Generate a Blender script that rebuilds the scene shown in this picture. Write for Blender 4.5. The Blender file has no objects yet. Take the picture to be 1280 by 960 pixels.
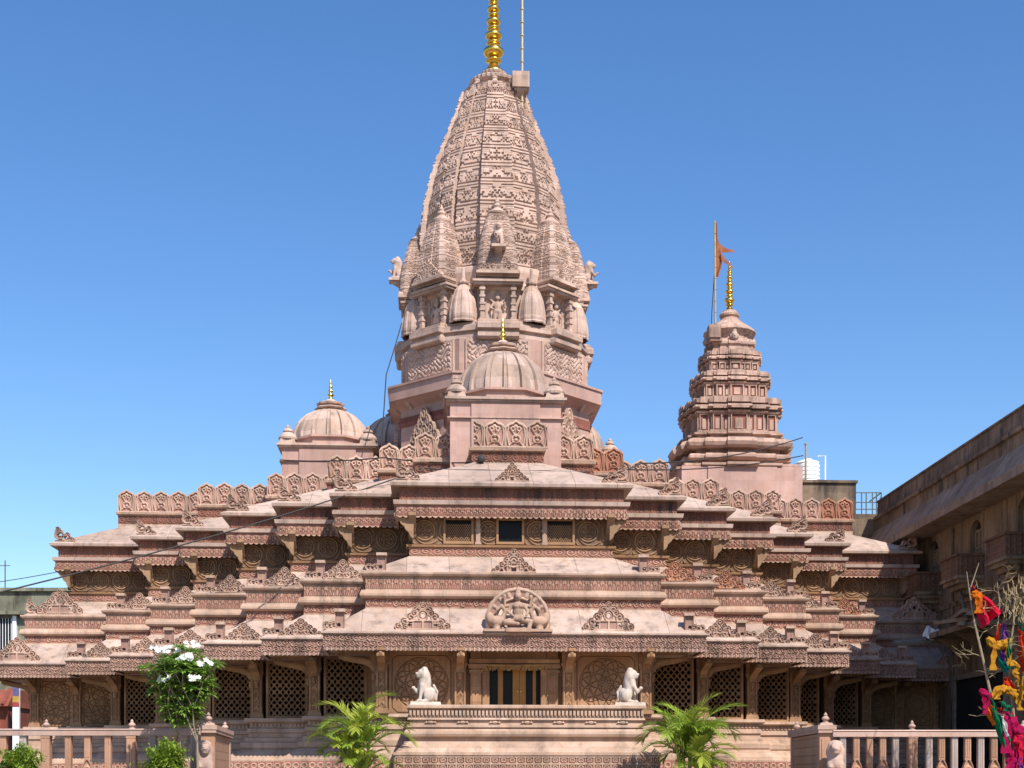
import bpy, math, random
import numpy as np
from mathutils import Vector, Matrix

SC = bpy.context.scene
COL = SC.collection
PI = math.pi
rad = math.radians
rng = np.random.default_rng(7)
random.seed(7)

# ------------------------------------------------------------------ camera, sky, sun, exposure
cam_d = bpy.data.cameras.new("camera")
cam = bpy.data.objects.new("camera", cam_d)
COL.objects.link(cam)
cam.location = (0, 0, 1.6)
cam.rotation_euler = (rad(90), 0, 0)
cam_d.sensor_width = 36
cam_d.lens = 36 * 1800 / 1280
cam_d.shift_y = (968 - 480) / 1280
cam_d.clip_start = 0.1
cam_d.clip_end = 6000
SC.camera = cam

SUN_EL, SUN_AZ = 48.0, 29.0            # azimuth: degrees to the right of straight behind the camera
world = bpy.data.worlds.new("World")
SC.world = world
world.use_nodes = True
wn = world.node_tree
bgd = wn.nodes["Background"]
sky = wn.nodes.new("ShaderNodeTexSky")
sky.sky_type = 'NISHITA'
sky.sun_disc = False
sky.sun_elevation = rad(SUN_EL)
sky.sun_rotation = rad(180 - SUN_AZ)
sky.altitude = 0
sky.air_density = 1.0
sky.dust_density = 0.6
sky.ozone_density = 2.5
shs = wn.nodes.new("ShaderNodeHueSaturation")
shs.inputs["Saturation"].default_value = 1.25
shs.inputs["Hue"].default_value = .506
shs.inputs["Value"].default_value = 1.2
wn.links.new(sky.outputs[0], shs.inputs["Color"])
wn.links.new(shs.outputs[0], bgd.inputs[0])
bgd.inputs[1].default_value = 0.11
sun_d = bpy.data.lights.new("sun", 'SUN')
sun_d.energy = 4.8
sun_d.angle = rad(0.5)
sun_d.color = (1.0, 0.945, 0.86)
sun = bpy.data.objects.new("sun", sun_d)
COL.objects.link(sun)
sun.location = (20, -20, 60)
sdir = Vector((math.sin(rad(SUN_AZ)) * math.cos(rad(SUN_EL)), -math.cos(rad(SUN_AZ)) * math.cos(rad(SUN_EL)), math.sin(rad(SUN_EL))))
sun.rotation_euler = sdir.to_track_quat('Z', 'Y').to_euler()

SC.view_settings.view_transform = 'Standard'
SC.view_settings.look = 'None'
SC.view_settings.exposure = 0.48
SC.view_settings.gamma = 1.0
SC.view_settings.use_curve_mapping = False
SC.render.engine = 'CYCLES'
SC.cycles.max_bounces = 6
SC.cycles.diffuse_bounces = 4
SC.cycles.use_denoising = True
SC.render.film_transparent = False

# ------------------------------------------------------------------ materials
def stone(name, base, grime=0.35, var=0.16, recess_col=None, bump=0.25, rough=0.85, bricks=None, soot=(0.05, 0.042, 0.036), scale=1.0, blocks=.8):
    m = bpy.data.materials.new(name)
    m.use_nodes = True
    n, l = m.node_tree.nodes, m.node_tree.links
    b = n["Principled BSDF"]
    b.inputs["Roughness"].default_value = rough
    b.inputs["Specular IOR Level"].default_value = 0.25
    tc = n.new("ShaderNodeTexCoord")
    inf = n.new("ShaderNodeObjectInfo")
    off = n.new("ShaderNodeVectorMath"); off.operation = 'SCALE'
    l.new(inf.outputs["Location"], off.inputs[0]); off.inputs["Scale"].default_value = 1.37
    add = n.new("ShaderNodeVectorMath"); add.operation = 'ADD'
    l.new(tc.outputs["Object"], add.inputs[0]); l.new(off.outputs[0], add.inputs[1])
    P = add.outputs[0]
    def noise(sc, det, vec=P, rgh=0.6):
        t = n.new("ShaderNodeTexNoise"); t.inputs["Scale"].default_value = sc * scale
        t.inputs["Detail"].default_value = det; t.inputs["Roughness"].default_value = rgh
        l.new(vec, t.inputs["Vector"]); return t
    def ramp(src, a, b_, lo=0.0, hi=1.0):
        r = n.new("ShaderNodeMapRange"); r.inputs[1].default_value = a; r.inputs[2].default_value = b_
        r.inputs[3].default_value = lo; r.inputs[4].default_value = hi
        l.new(src, r.inputs[0]); return r.outputs[0]
    def mix(f, c1, c2, mode='MIX'):
        x = n.new("ShaderNodeMix"); x.data_type = 'RGBA'; x.blend_type = mode
        if isinstance(f, float): x.inputs[0].default_value = f
        else: l.new(f, x.inputs[0])
        for i, c in ((6, c1), (7, c2)):
            if isinstance(c, tuple): x.inputs[i].default_value = (*c, 1)
            else: l.new(c, x.inputs[i])
        return x.outputs[2]
    big = noise(0.55, 4); mid = noise(3.1, 5); fine = noise(38, 4)
    base = (base[0] * .745, base[1] * .725, base[2] * .70)
    dark = tuple(v * (1 - var) for v in base); lite = tuple(min(1, v * (1 + var)) for v in base)
    col = mix(ramp(big.outputs[0], .35, .65), dark, lite)
    warm = (base[0] * 1.04, base[1] * .92, base[2] * .80)
    col = mix(ramp(mid.outputs[0], .45, .72, 0, .7), col, warm)
    if bricks:
        mp = n.new("ShaderNodeMapping"); mp.inputs["Rotation"].default_value = bricks[2]
        l.new(tc.outputs["Object"], mp.inputs[0])
        br = n.new("ShaderNodeTexBrick")
        l.new(mp.outputs[0], br.inputs["Vector"])
        br.inputs["Scale"].default_value = 1
        br.inputs["Brick Width"].default_value = bricks[0]; br.inputs["Row Height"].default_value = bricks[1]
        br.inputs["Mortar Size"].default_value = .012; br.inputs["Mortar Smooth"].default_value = .2
        br.inputs["Color1"].default_value = (1, 1, 1, 1); br.inputs["Color2"].default_value = (.80, .785, .76, 1); br.inputs["Mortar"].default_value = (.55, .5, .46, 1)
        col = mix(1.0, col, br.outputs["Color"], 'MULTIPLY')
    if not bricks:
        sw = n.new("ShaderNodeSeparateXYZ"); l.new(P, sw.inputs[0])
        xy = n.new("ShaderNodeMath"); xy.operation = 'ADD'; l.new(sw.outputs[0], xy.inputs[0]); l.new(sw.outputs[1], xy.inputs[1])
        cm = n.new("ShaderNodeCombineXYZ"); l.new(xy.outputs[0], cm.inputs[0]); l.new(sw.outputs[2], cm.inputs[1])
        bk = n.new("ShaderNodeTexBrick"); l.new(cm.outputs[0], bk.inputs["Vector"])
        bk.inputs["Scale"].default_value = 1; bk.inputs["Brick Width"].default_value = .93 / scale; bk.inputs["Row Height"].default_value = .47 / scale
        bk.inputs["Mortar Size"].default_value = .004; bk.inputs["Bias"].default_value = -.1
        bk.inputs["Color1"].default_value = (1.06, 1.04, 1.02, 1); bk.inputs["Color2"].default_value = (.70, .655, .60, 1); bk.inputs["Mortar"].default_value = (.62, .56, .5, 1)
        col = mix(blocks, col, bk.outputs["Color"], 'MULTIPLY')
    # rain streaks: soot carried down the faces
    mp2 = n.new("ShaderNodeMapping"); mp2.inputs["Scale"].default_value = (2.6, 2.6, .28)
    l.new(P, mp2.inputs[0])
    stk = noise(1.0, 6, mp2.outputs[0], .7)
    blot = noise(1.3, 5)
    f = n.new("ShaderNodeMath"); f.operation = 'MULTIPLY'
    l.new(ramp(stk.outputs[0], .46, .70), f.inputs[0]); l.new(ramp(blot.outputs[0], .36, .62, .2, 1), f.inputs[1])
    f2 = n.new("ShaderNodeMath"); f2.operation = 'MULTIPLY'; f2.inputs[1].default_value = grime * 1.75; f2.use_clamp = True
    l.new(f.outputs[0], f2.inputs[0])
    if recess_col:  # low parts of the relief take a second colour
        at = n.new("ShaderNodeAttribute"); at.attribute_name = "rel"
        a0, a1 = recess_col[1]
        col = mix(ramp(at.outputs["Fac"], a0, a1), mix(ramp(mid.outputs[0], .4, .7), tuple(recess_col[0]), tuple(v * .8 for v in recess_col[0])), col)
    col = mix(f2.outputs[0], col, soot)
    sp = ramp(fine.outputs[0], .3, .7, .88, 1.08)
    hs = n.new("ShaderNodeHueSaturation"); l.new(col, hs.inputs["Color"])
    vv = n.new("ShaderNodeMath"); vv.operation = 'MULTIPLY'
    l.new(ramp(inf.outputs["Random"], 0, 1, .92, 1.07), vv.inputs[0]); l.new(sp, vv.inputs[1])
    l.new(vv.outputs[0], hs.inputs["Value"])
    l.new(hs.outputs[0], b.inputs["Base Color"])
    bp = n.new("ShaderNodeBump"); bp.inputs["Strength"].default_value = bump; bp.inputs["Distance"].default_value = .03
    mx = n.new("ShaderNodeMath"); mx.operation = 'ADD'
    l.new(mid.outputs[0], mx.inputs[0]); l.new(fine.outputs[0], mx.inputs[1])
    l.new(mx.outputs[0], bp.inputs["Height"]); l.new(bp.outputs[0], b.inputs["Normal"])
    return m

def plain(name, col, rough=0.6, metal=0.0, var=0.12, scale=6.0, spec=0.4, transl=0.0, bump=0.0):
    m = bpy.data.materials.new(name); m.use_nodes = True
    n, l = m.node_tree.nodes, m.node_tree.links
    b = n["Principled BSDF"]
    b.inputs["Roughness"].default_value = rough; b.inputs["Metallic"].default_value = metal
    b.inputs["Specular IOR Level"].default_value = spec
    tc = n.new("ShaderNodeTexCoord"); t = n.new("ShaderNodeTexNoise"); t.inputs["Scale"].default_value = scale; t.inputs["Detail"].default_value = 4
    l.new(tc.outputs["Object"], t.inputs["Vector"])
    x = n.new("ShaderNodeMix"); x.data_type = 'RGBA'
    l.new(t.outputs[0], x.inputs[0])
    x.inputs[6].default_value = (*[v * (1 - var * 1.6) for v in col], 1); x.inputs[7].default_value = (*[min(1, v * (1 + var * 1.6)) for v in col], 1)
    l.new(x.outputs[2], b.inputs["Base Color"])
    if bump:
        bp = n.new("ShaderNodeBump"); bp.inputs["Strength"].default_value = bump; bp.inputs["Distance"].default_value = .02
        l.new(t.outputs[0], bp.inputs["Height"]); l.new(bp.outputs[0], b.inputs["Normal"])
    if transl:
        tr = n.new("ShaderNodeBsdfTranslucent"); l.new(x.outputs[2], tr.inputs[0])
        ms = n.new("ShaderNodeMixShader"); ms.inputs[0].default_value = transl
        l.new(b.outputs[0], ms.inputs[1]); l.new(tr.outputs[0], ms.inputs[2])
        l.new(ms.outputs[0], n["Material Output"].inputs[0])
    return m

RED = (.235, .085, .062)
M = {}
M['stone'] = stone("pink_sandstone", (.60, .43, .345), grime=.45)
M['roof'] = stone("roof_slab_stone", (.63, .485, .42), grime=.42, bricks=(1.35, 5.0, (0, 0, 0)), bump=.15)
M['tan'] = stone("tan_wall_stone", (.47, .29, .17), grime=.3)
M['carve'] = stone("carved_stone", (.63, .465, .385), grime=.4, recess_col=((.33, .185, .15), (.1, .6)))
M['frieze'] = stone("red_painted_frieze", (.62, .455, .37), grime=.45, recess_col=((.33, .135, .10), (.15, .75)))
M['redband'] = stone("red_sandstone", (.33, .17, .13), grime=.75, recess_col=((.23, .095, .07), (.1, .6)))
M['panel'] = stone("bracket_stone", (.43, .285, .18), grime=.35, recess_col=((.20, .12, .075), (.05, .7)))
M['parapet'] = stone("parapet_stone", (.72, .54, .455), grime=.3, recess_col=((.40, .225, .18), (.08, .4)))
M['newstone'] = stone("fresh_orange_sandstone", (.60, .335, .235), grime=.15, recess_col=((.36, .15, .10), (.1, .35)))
M['tower'] = stone("tower_stone", (.70, .53, .465), grime=.34, recess_col=((.50, .35, .295), (.0, .5)))
M['towerplain'] = stone("tower_plain_stone", (.68, .515, .45), grime=.36)
M['side'] = stone("side_tower_stone", (.62, .44, .375), grime=.5)
M['sidered'] = stone("side_tower_red", (.34, .135, .11), grime=.3)
M['dome'] = stone("dome_stone", (.68, .53, .47), grime=.38, bump=.15)
M['pinkwall'] = stone("pink_plaster", (.60, .40, .355), grime=.22, bump=.1, blocks=.35)
M['plat'] = stone("platform_stone", (.63, .46, .37), grime=.42)
M['white'] = stone("white_marble", (.76, .66, .59), grime=.3, var=.06, blocks=.15)
M['rail'] = stone("pale_railing_stone", (.60, .43, .375), grime=.18, blocks=.15)
M['railb'] = stone("peach_railing_stone", (.56, .335, .235), grime=.18, blocks=.15)
M['railc'] = stone("grey_railing_stone", (.52, .43, .41), grime=.25, blocks=.15)
M['brick'] = stone("small_block_wall", (.54, .345, .255), grime=.12, bricks=(.22, .09, (rad(90), 0, rad(90))))
M['tanc'] = stone("tan_carved_stone", (.47, .29, .175), grime=.3, recess_col=((.25, .14, .075), (.15, .8)))
M['lattice'] = stone("lattice_stone", (.36, .225, .13), grime=.2)
M['dark'] = plain("painted_darkness", (.012, .01, .009), rough=.9)  # near-black colour carrying the darkness of unlit rooms and deep shade
M['gold'] = plain("gilded_metal", (.83, .50, .10), rough=.26, metal=1.0, var=.18, scale=9)
M['grey_b'] = stone("grey_brown_plaster", (.34, .25, .17), grime=.8, var=.28, blocks=.12)
M['parap_b'] = stone("streaked_parapet", (.26, .20, .15), grime=1.0, var=.4)
M['fascia_b'] = stone("grey_fascia", (.37, .295, .24), grime=.5, var=.2)
M['balc'] = stone("brown_balcony_stone", (.24, .135, .09), grime=.4)
M['concrete'] = stone("mossy_concrete", (.30, .32, .25), grime=.8, var=.25)
M['redbuild'] = stone("red_plaster", (.36, .11, .075), grime=.5)
M['cable'] = plain("black_cable", (.03, .028, .026), rough=.7)
M['steel'] = plain("painted_steel", (.10, .115, .12), rough=.55, var=.2)
M['galv'] = plain("galvanised_pipe", (.50, .41, .25), rough=.45, metal=.6)
M['tank'] = plain("white_tank_plastic", (.80, .82, .84), rough=.4, var=.03)
M['wood'] = plain("weathered_wood", (.25, .185, .13), rough=.85, var=.35, bump=.4)
M['plank'] = plain("grey_plank", (.20, .175, .15), rough=.85, var=.3, bump=.4)
M['leaf'] = plain("palm_leaf", (.27, .37, .045), rough=.42, var=.4, scale=3, transl=.32)
M['leafy'] = plain("palm_leaf_yellow", (.33, .38, .05), rough=.42, var=.35, scale=3, transl=.32)
M['leaf2'] = plain("bush_leaf", (.21, .30, .035), rough=.38, var=.45, scale=5, transl=.28)
M['leaf3'] = plain("frangipani_leaf", (.19, .32, .05), rough=.38, var=.4, scale=4, transl=.3)
M['petal'] = plain("white_petal", (.82, .82, .78), rough=.6, var=.05, transl=.3)
M['bark'] = plain("pale_bark", (.27, .21, .145), rough=.9, var=.3, bump=.5)
M['straw'] = plain("dry_twig", (.30, .23, .125), rough=.9, var=.3)
M['yellow'] = plain("ochre_door_frame", (.30, .135, .018), rough=.5)
M['glass'] = plain("dark_glass", (.008, .009, .009), rough=.35, spec=.12)
M['garland'] = plain("dried_leaf_garland", (.34, .21, .085), rough=.9, var=.4)
M['saffron'] = plain("saffron_cloth", (.40, .15, .075), rough=.85, var=.15, transl=.3)
M['courtyard'] = stone("courtyard_paving", (.38, .33, .28), grime=.3, bricks=(.9, .9, (0, 0, 0)))
M['paper'] = plain("white_paper", (.75, .75, .75), rough=.8)

# ------------------------------------------------------------------ mesh tools
class MB:
    def __init__(s): s.V = []; s.F = {}; s.A = []; s.n = 0
    def add(s, v, faces, a=None):
        v = np.asarray(v, float).reshape(-1, 3)
        for f in faces:
            f = np.asarray(f, int)
            if f.size == 0: continue
            s.F.setdefault(f.shape[1], []).append(f + s.n)
        s.V.append(v); s.A.append(np.ones(len(v)) if a is None else np.asarray(a, float).ravel())
        s.n += len(v); return s
    def box(s, x0, x1, y0, y1, z0, z1, tx=0.0, ty=0.0):
        v = [(x0, y0, z0), (x1, y0, z0), (x1, y1, z0), (x0, y1, z0), (x0 + tx, y0 + ty, z1), (x1 - tx, y0 + ty, z1), (x1 - tx, y1 - ty, z1), (x0 + tx, y1 - ty, z1)]
        return s.add(v, [[(0, 3, 2, 1), (4, 5, 6, 7), (0, 1, 5, 4), (1, 2, 6, 5), (2, 3, 7, 6), (3, 0, 4, 7)]])
    def grid(s, pts, a=None, close_u=False, flip=False):
        nu, nv = pts.shape[:2]
        i, j = np.meshgrid(np.arange(nu if close_u else nu - 1), np.arange(nv - 1), indexing='ij')
        i2 = (i + 1) % nu
        q = np.stack([i * nv + j, i2 * nv + j, i2 * nv + j + 1, i * nv + j + 1], -1).reshape(-1, 4)
        if flip: q = q[:, ::-1]
        return s.add(pts.reshape(-1, 3), [q], a)
    def prism(s, poly, axis, a0, a1):
        """poly: 2D outline; extruded along axis from a0 to a1"""
        n = len(poly); out = []
        for a in (a0, a1):
            for p, q in poly:
                out.append({'x': (a, p, q), 'y': (p, a, q), 'z': (p, q, a)}[axis])
        idx = np.arange(n); nx = (idx + 1) % n
        side = np.stack([idx, nx, nx + n, idx + n], 1)
        return s.add(out, [side, [idx[::-1]], [idx + n]])
    def lathe(s, prof, c=(0, 0, 0), seg=24, mod=None, ph=0.0, sx=1.0, sy=1.0):
        th = np.linspace(0, 2 * PI, seg, endpoint=False) + ph
        pr = np.array(prof, float)
        R = np.broadcast_to(pr[:, 0][None, :], (seg, len(pr)))
        if mod is not None: R = R * mod(th)[:, None]
        X = c[0] + R * np.cos(th)[:, None] * sx; Y = c[1] + R * np.sin(th)[:, None] * sy
        Z = np.broadcast_to(c[2] + pr[:, 1][None, :], R.shape)
        return s.grid(np.stack([X, Y, Z], -1), close_u=True)
    def tube(s, pts, r, seg=6):
        pts = [Vector(p) for p in pts]; n = len(pts)
        rs = r if hasattr(r, '__len__') else [r] * n
        out = np.zeros((seg, n, 3)); ref = None
        for k, p in enumerate(pts):
            d = (pts[min(k + 1, n - 1)] - pts[max(k - 1, 0)]).normalized()
            if ref is None: ref = Vector((0, 0, 1)) if abs(d.z) < .9 else Vector((1, 0, 0))
            u = d.cross(ref)
            if u.length < 1e-4: u = d.cross(Vector((1, 0, 0)))
            u.normalize(); w = d.cross(u).normalized(); ref = u.cross(d)
            for j in range(seg):
                a = 2 * PI * j / seg
                out[j, k] = p + (u * math.cos(a) + w * math.sin(a)) * rs[k]
        b = s.n
        s.grid(out, close_u=True, flip=True)
        s.F.setdefault(seg, []).append(np.array([[b + j * n for j in range(seg)]]))
        s.F[seg].append(np.array([[b + j * n + n - 1 for j in range(seg)][::-1]]))
        return s
    def xf(s, mat):
        mat = np.array(mat)
        s.V = [v @ mat[:3, :3].T + mat[:3, 3] for v in s.V]; return s
    def join(s, o, mat=None):
        for v, a in zip(o.V, o.A):
            if mat is not None:
                mm = np.array(mat); v = v @ mm[:3, :3].T + mm[:3, 3]
            s.V.append(v); s.A.append(a)
        for k, fl in o.F.items():
            for f in fl: s.F.setdefault(k, []).append(f + s.n)
        s.n += o.n; return s
    def mesh(s, name, mat, smooth=False):
        me = bpy.data.meshes.new(name)
        V = np.concatenate(s.V); A = np.concatenate(s.A)
        me.vertices.add(len(V)); me.vertices.foreach_set("co", V.ravel())
        loops, tot = [], []
        for k, fl in s.F.items():
            f = np.concatenate(fl); loops.append(f.ravel()); tot.append(np.full(len(f), k))
        loops = np.concatenate(loops); tot = np.concatenate(tot)
        me.loops.add(len(loops)); me.loops.foreach_set("vertex_index", loops)
        me.polygons.add(len(tot)); me.polygons.foreach_set("loop_start", np.concatenate([[0], np.cumsum(tot)[:-1]])); me.polygons.foreach_set("loop_total", tot)
        at = me.attributes.new("rel", 'FLOAT', 'POINT'); at.data.foreach_set("value", A)
        me.update(calc_edges=True); me.validate()
        me.polygons.foreach_set("use_smooth", np.full(len(me.polygons), bool(smooth)))
        me.materials.append(mat)
        return me
    def build(s, name, mat, parent=None, smooth=False):
        o = bpy.data.objects.new(name, s.mesh(name, mat, smooth))
        COL.objects.link(o)
        if parent is not None: o.parent = parent
        return o

def inst(name, me, parent, loc=(0, 0, 0), rz=0.0, sc=1.0):
    o = bpy.data.objects.new(name, me); COL.objects.link(o)
    o.parent = parent; o.location = loc; o.rotation_euler = (0, 0, rz)
    o.scale = sc if hasattr(sc, '__len__') else (sc, sc, sc)
    return o
def tag(o, label, cat, group=None, kind=None):
    if label: o['label'] = label
    if cat: o['category'] = cat
    if group: o['group'] = group
    if kind: o['kind'] = kind
    return o
def thing(name, label, cat, loc=(0, 0, 0), rz=0.0, group=None):
    o = bpy.data.objects.new(name, None); COL.objects.link(o)
    o.location = loc; o.rotation_euler = (0, 0, rz); o.empty_display_size = .3
    return tag(o, label, cat, group)
def copy_tree(o, parent=None):
    c = o.copy(); COL.objects.link(c); c.parent = parent
    for ch in list(o.children): copy_tree(ch, c)
    return c

_CASES = {1: [[0, 4, 7]], 2: [[1, 5, 4]], 3: [[0, 1, 5, 7]], 4: [[2, 6, 5]], 5: [[0, 4, 7], [2, 6, 5]], 6: [[1, 2, 6, 4]], 7: [[0, 1, 2, 6, 7]],
          8: [[3, 7, 6]], 9: [[0, 4, 6, 3]], 10: [[1, 5, 4], [3, 7, 6]], 11: [[0, 1, 5, 6, 3]], 12: [[2, 3, 7, 5]], 13: [[0, 4, 5, 2, 3]], 14: [[1, 2, 3, 7, 4]], 15: [[0, 1, 2, 3]]}
_SEG = {1: [(4, 7)], 2: [(5, 4)], 3: [(5, 7)], 4: [(6, 5)], 5: [(4, 7), (6, 5)], 6: [(6, 4)], 7: [(6, 7)], 8: [(7, 6)], 9: [(4, 6)], 10: [(5, 4), (7, 6)],
        11: [(5, 6)], 12: [(7, 5)], 13: [(4, 5)], 14: [(7, 4)]}
def cutout(mb, F, H, x0, x1, z0, z1, res, thick, depth):
    """Solid slab in the xz plane facing -y where F(x,z)>0, front raised by H*depth."""
    nx = max(3, int((x1 - x0) / res) + 1); nz = max(3, int((z1 - z0) / res) + 1)
    X, Z = np.meshgrid(np.linspace(x0, x1, nx), np.linspace(z0, z1, nz), indexing='ij')
    f = F(X, Z).astype(float); f[f == 0] = -1e-6
    f[0] = np.minimum(f[0], -1e-4); f[-1] = np.minimum(f[-1], -1e-4); f[:, 0] = np.minimum(f[:, 0], -1e-4); f[:, -1] = np.minimum(f[:, -1], -1e-4)
    h = np.clip(H(X, Z), 0, 1) if H is not None else np.ones_like(X)
    nG = nx * nz
    gid = np.arange(nG).reshape(nx, nz)
    tx = np.clip(f[:-1] / (f[:-1] - f[1:] + 1e-12), .02, .98); tz = np.clip(f[:, :-1] / (f[:, :-1] - f[:, 1:] + 1e-12), .02, .98)
    lerp = lambda A, t, ax: (A[:-1] * (1 - t) + A[1:] * t) if ax == 0 else (A[:, :-1] * (1 - t) + A[:, 1:] * t)
    hx = gid[:-1] * 0 + nG + np.arange((nx - 1) * nz).reshape(nx - 1, nz)
    vz = nG + (nx - 1) * nz + np.arange(nx * (nz - 1)).reshape(nx, nz - 1)
    PX = np.concatenate([X.ravel(), lerp(X, tx, 0).ravel(), lerp(X, tz, 1).ravel()])
    PZ = np.concatenate([Z.ravel(), lerp(Z, tx, 0).ravel(), lerp(Z, tz, 1).ravel()])
    PH = np.concatenate([h.ravel(), lerp(h, tx, 0).ravel(), lerp(h, tz, 1).ravel()])
    ins = f > 0
    case = ins[:-1, :-1] * 1 + ins[1:, :-1] * 2 + ins[1:, 1:] * 4 + ins[:-1, 1:] * 8
    code = [gid[:-1, :-1], gid[1:, :-1], gid[1:, 1:], gid[:-1, 1:], hx[:, :-1], vz[1:], hx[:, 1:], vz[:-1]]
    polys, segs = {}, []
    for c in range(1, 16):
        msk = case == c
        if not msk.any(): continue
        for pl in _CASES[c]: polys.setdefault(len(pl), []).append(np.stack([code[k][msk] for k in pl], 1))
        for a, b in _SEG.get(c, []): segs.append(np.stack([code[a][msk], code[b][msk]], 1))
    used = np.unique(np.concatenate([p.ravel() for v in polys.values() for p in v]))
    mp = np.zeros(len(PX), int); mp[used] = np.arange(len(used)); n = len(used)
    front = np.stack([PX[used], -PH[used] * depth, PZ[used]], 1); back = np.stack([PX[used], np.full(n, thick), PZ[used]], 1)
    faces = []
    for k, v in polys.items():
        p = mp[np.concatenate(v)]; faces += [p, p[:, ::-1] + n]
    if segs:
        sg = mp[np.concatenate(segs)]
        faces.append(np.stack([sg[:, 1], sg[:, 0], sg[:, 0] + n, sg[:, 1] + n], 1))
    return mb.add(np.concatenate([front, back]), faces, np.concatenate([PH[used], PH[used]]))

def strip(mb, p0, u, L, zt, zb, hfun, depth, res, nrm, vspan=None, back=.03):
    """Carved band: height field along direction u, from zt down to the lower edge zb (number or function of u)."""
    nu = max(2, int(L / res) + 1); U = np.linspace(0, L, nu)
    zbv = zb(U) if callable(zb) else np.full(nu, zb)
    nv = max(3, int((zt - zbv.min()) / res) + 1)
    T = np.linspace(0, 1, nv)[None, :]
    Z = zt + (zbv[:, None] - zt) * T
    UU = np.broadcast_to(U[:, None], Z.shape)
    H = np.clip(hfun(UU, Z - (zt if vspan is None else vspan)), 0, 1)
    p0 = np.array(p0, float); u = np.array(u, float); nrm = np.array(nrm, float)
    pts = p0[None, None] + UU[..., None] * u + H[..., None] * depth * nrm
    pts[..., 2] = Z
    flip = np.cross(u, (0, 0, -1)) @ nrm < 0
    mb.grid(pts, H, flip=flip)
    # returns: bottom edge and ends, back to the backing plane
    bk = p0[None, None] + UU[..., None] * u - back * nrm; bk[..., 2] = Z
    mb.grid(np.stack([pts[:, -1], bk[:, -1]], 1), flip=flip)
    mb.grid(np.stack([bk[0], pts[0]], 0), flip=flip); mb.grid(np.stack([pts[-1], bk[-1]], 0), flip=flip)
    return mb

def surfnet(f, lo, hi, res):
    n = [int((hi[i] - lo[i]) / res) + 2 for i in range(3)]
    ax = [lo[i] + res * np.arange(n[i]) for i in range(3)]
    X, Y, Z = np.meshgrid(*ax, indexing='ij')
    v = f(X, Y, Z); ins = v < 0
    cs = tuple(k - 1 for k in n)
    acc = np.zeros(cs + (3,)); cnt = np.zeros(cs)
    G = np.stack([X, Y, Z], -1)
    def sl(o): return tuple(slice(o[i], o[i] + cs[i]) for i in range(3))
    for a in range(3):
        b, c = [(1, 2), (0, 2), (0, 1)][a]
        for p in (0, 1):
            for q in (0, 1):
                o = [0, 0, 0]; o[b] = p; o[c] = q; o2 = list(o); o2[a] = 1
                A, B = sl(o), sl(o2)
                m = ins[A] != ins[B]
                t = np.where(m, v[A] / (v[A] - v[B] + 1e-12), 0)
                acc += np.where(m[..., None], G[A] * (1 - t[..., None]) + G[B] * t[..., None], 0); cnt += m
    act = cnt > 0
    idx = -np.ones(cs, int); idx[act] = np.arange(act.sum())
    P = acc[act] / cnt[act][:, None]
    quads = []
    for a in range(3):
        b, c = [(1, 2), (2, 0), (0, 1)][a]
        s0 = [slice(1, cs[i]) for i in range(3)]; s0[a] = slice(0, cs[a]); 
        s1 = list(s0); s1[a] = slice(1, cs[a] + 1)
        m = ins[tuple(s0)] != ins[tuple(s1)]; sgn = ins[tuple(s0)][m]
        w = np.argwhere(m); off = np.array([0 if i == a else 1 for i in range(3)]); w = w + off
        eb = np.eye(3, dtype=int)[b]; ec = np.eye(3, dtype=int)[c]
        g = lambda k: idx[k[:, 0], k[:, 1], k[:, 2]]
        q = np.stack([g(w - eb - ec), g(w - ec), g(w), g(w - eb)], 1)
        q[~sgn] = q[~sgn][:, ::-1]
        quads.append(q[(q >= 0).all(1)])
    return MB().add(P, [np.concatenate(quads)])
def s_ell(c, r): return lambda X, Y, Z: (np.sqrt(((X - c[0]) / r[0]) ** 2 + ((Y - c[1]) / r[1]) ** 2 + ((Z - c[2]) / r[2]) ** 2) - 1) * min(r)
def s_cap(a, b, r1, r2=None):
    r2 = r1 if r2 is None else r2; a = np.array(a, float); d = np.array(b, float) - a; L = d @ d + 1e-9
    def f(X, Y, Z):
        t = np.clip(((X - a[0]) * d[0] + (Y - a[1]) * d[1] + (Z - a[2]) * d[2]) / L, 0, 1)
        return np.sqrt((X - a[0] - t * d[0]) ** 2 + (Y - a[1] - t * d[1]) ** 2 + (Z - a[2] - t * d[2]) ** 2) - (r1 + (r2 - r1) * t)
    return f
def s_union(fs, k=.04):
    def f(X, Y, Z):
        v = fs[0](X, Y, Z)
        for g in fs[1:]:
            w = g(X, Y, Z); h = np.clip(.5 + .5 * (w - v) / k, 0, 1)
            v = w * (1 - h) + v * h - k * h * (1 - h)
        return v
    return f

# ------------------------------------------------------------------ carving patterns (heights 0..1)
def bumpf(d, w): return np.clip(1.25 - np.abs(d) / w, 0, 1)
def whorl(P, H, turns=2.1, zc=None):
    def f(u, v):
        i = np.floor(u / P); x = u - (i + .5) * P; y = (v - (-H / 2 if zc is None else zc)) * P / H * .95
        fl = np.where(i % 2 == 0, 1.0, -1.0)
        r = np.hypot(x, y) / P; th = np.arctan2(y * fl, x)
        s = (r * turns * 2 - th / (2 * PI)) % 1
        a = bumpf(s - .5, .24) * (r < .52)
        d = bumpf(((np.abs(x) + np.abs(y) * .9) / P * 3.0) % 1 - .5, .22) * (r >= .52)
        return np.maximum(a, d)
    return f
def scallop(zb, P, d):
    return lambda u: zb + d * (np.abs(((u / P) % 1) - .5) * 2) ** 1.6
def hsh(i, k=1.0): return np.abs(np.sin(i * 12.9898 * k + 3.1) * 43758.5453) % 1
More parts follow.
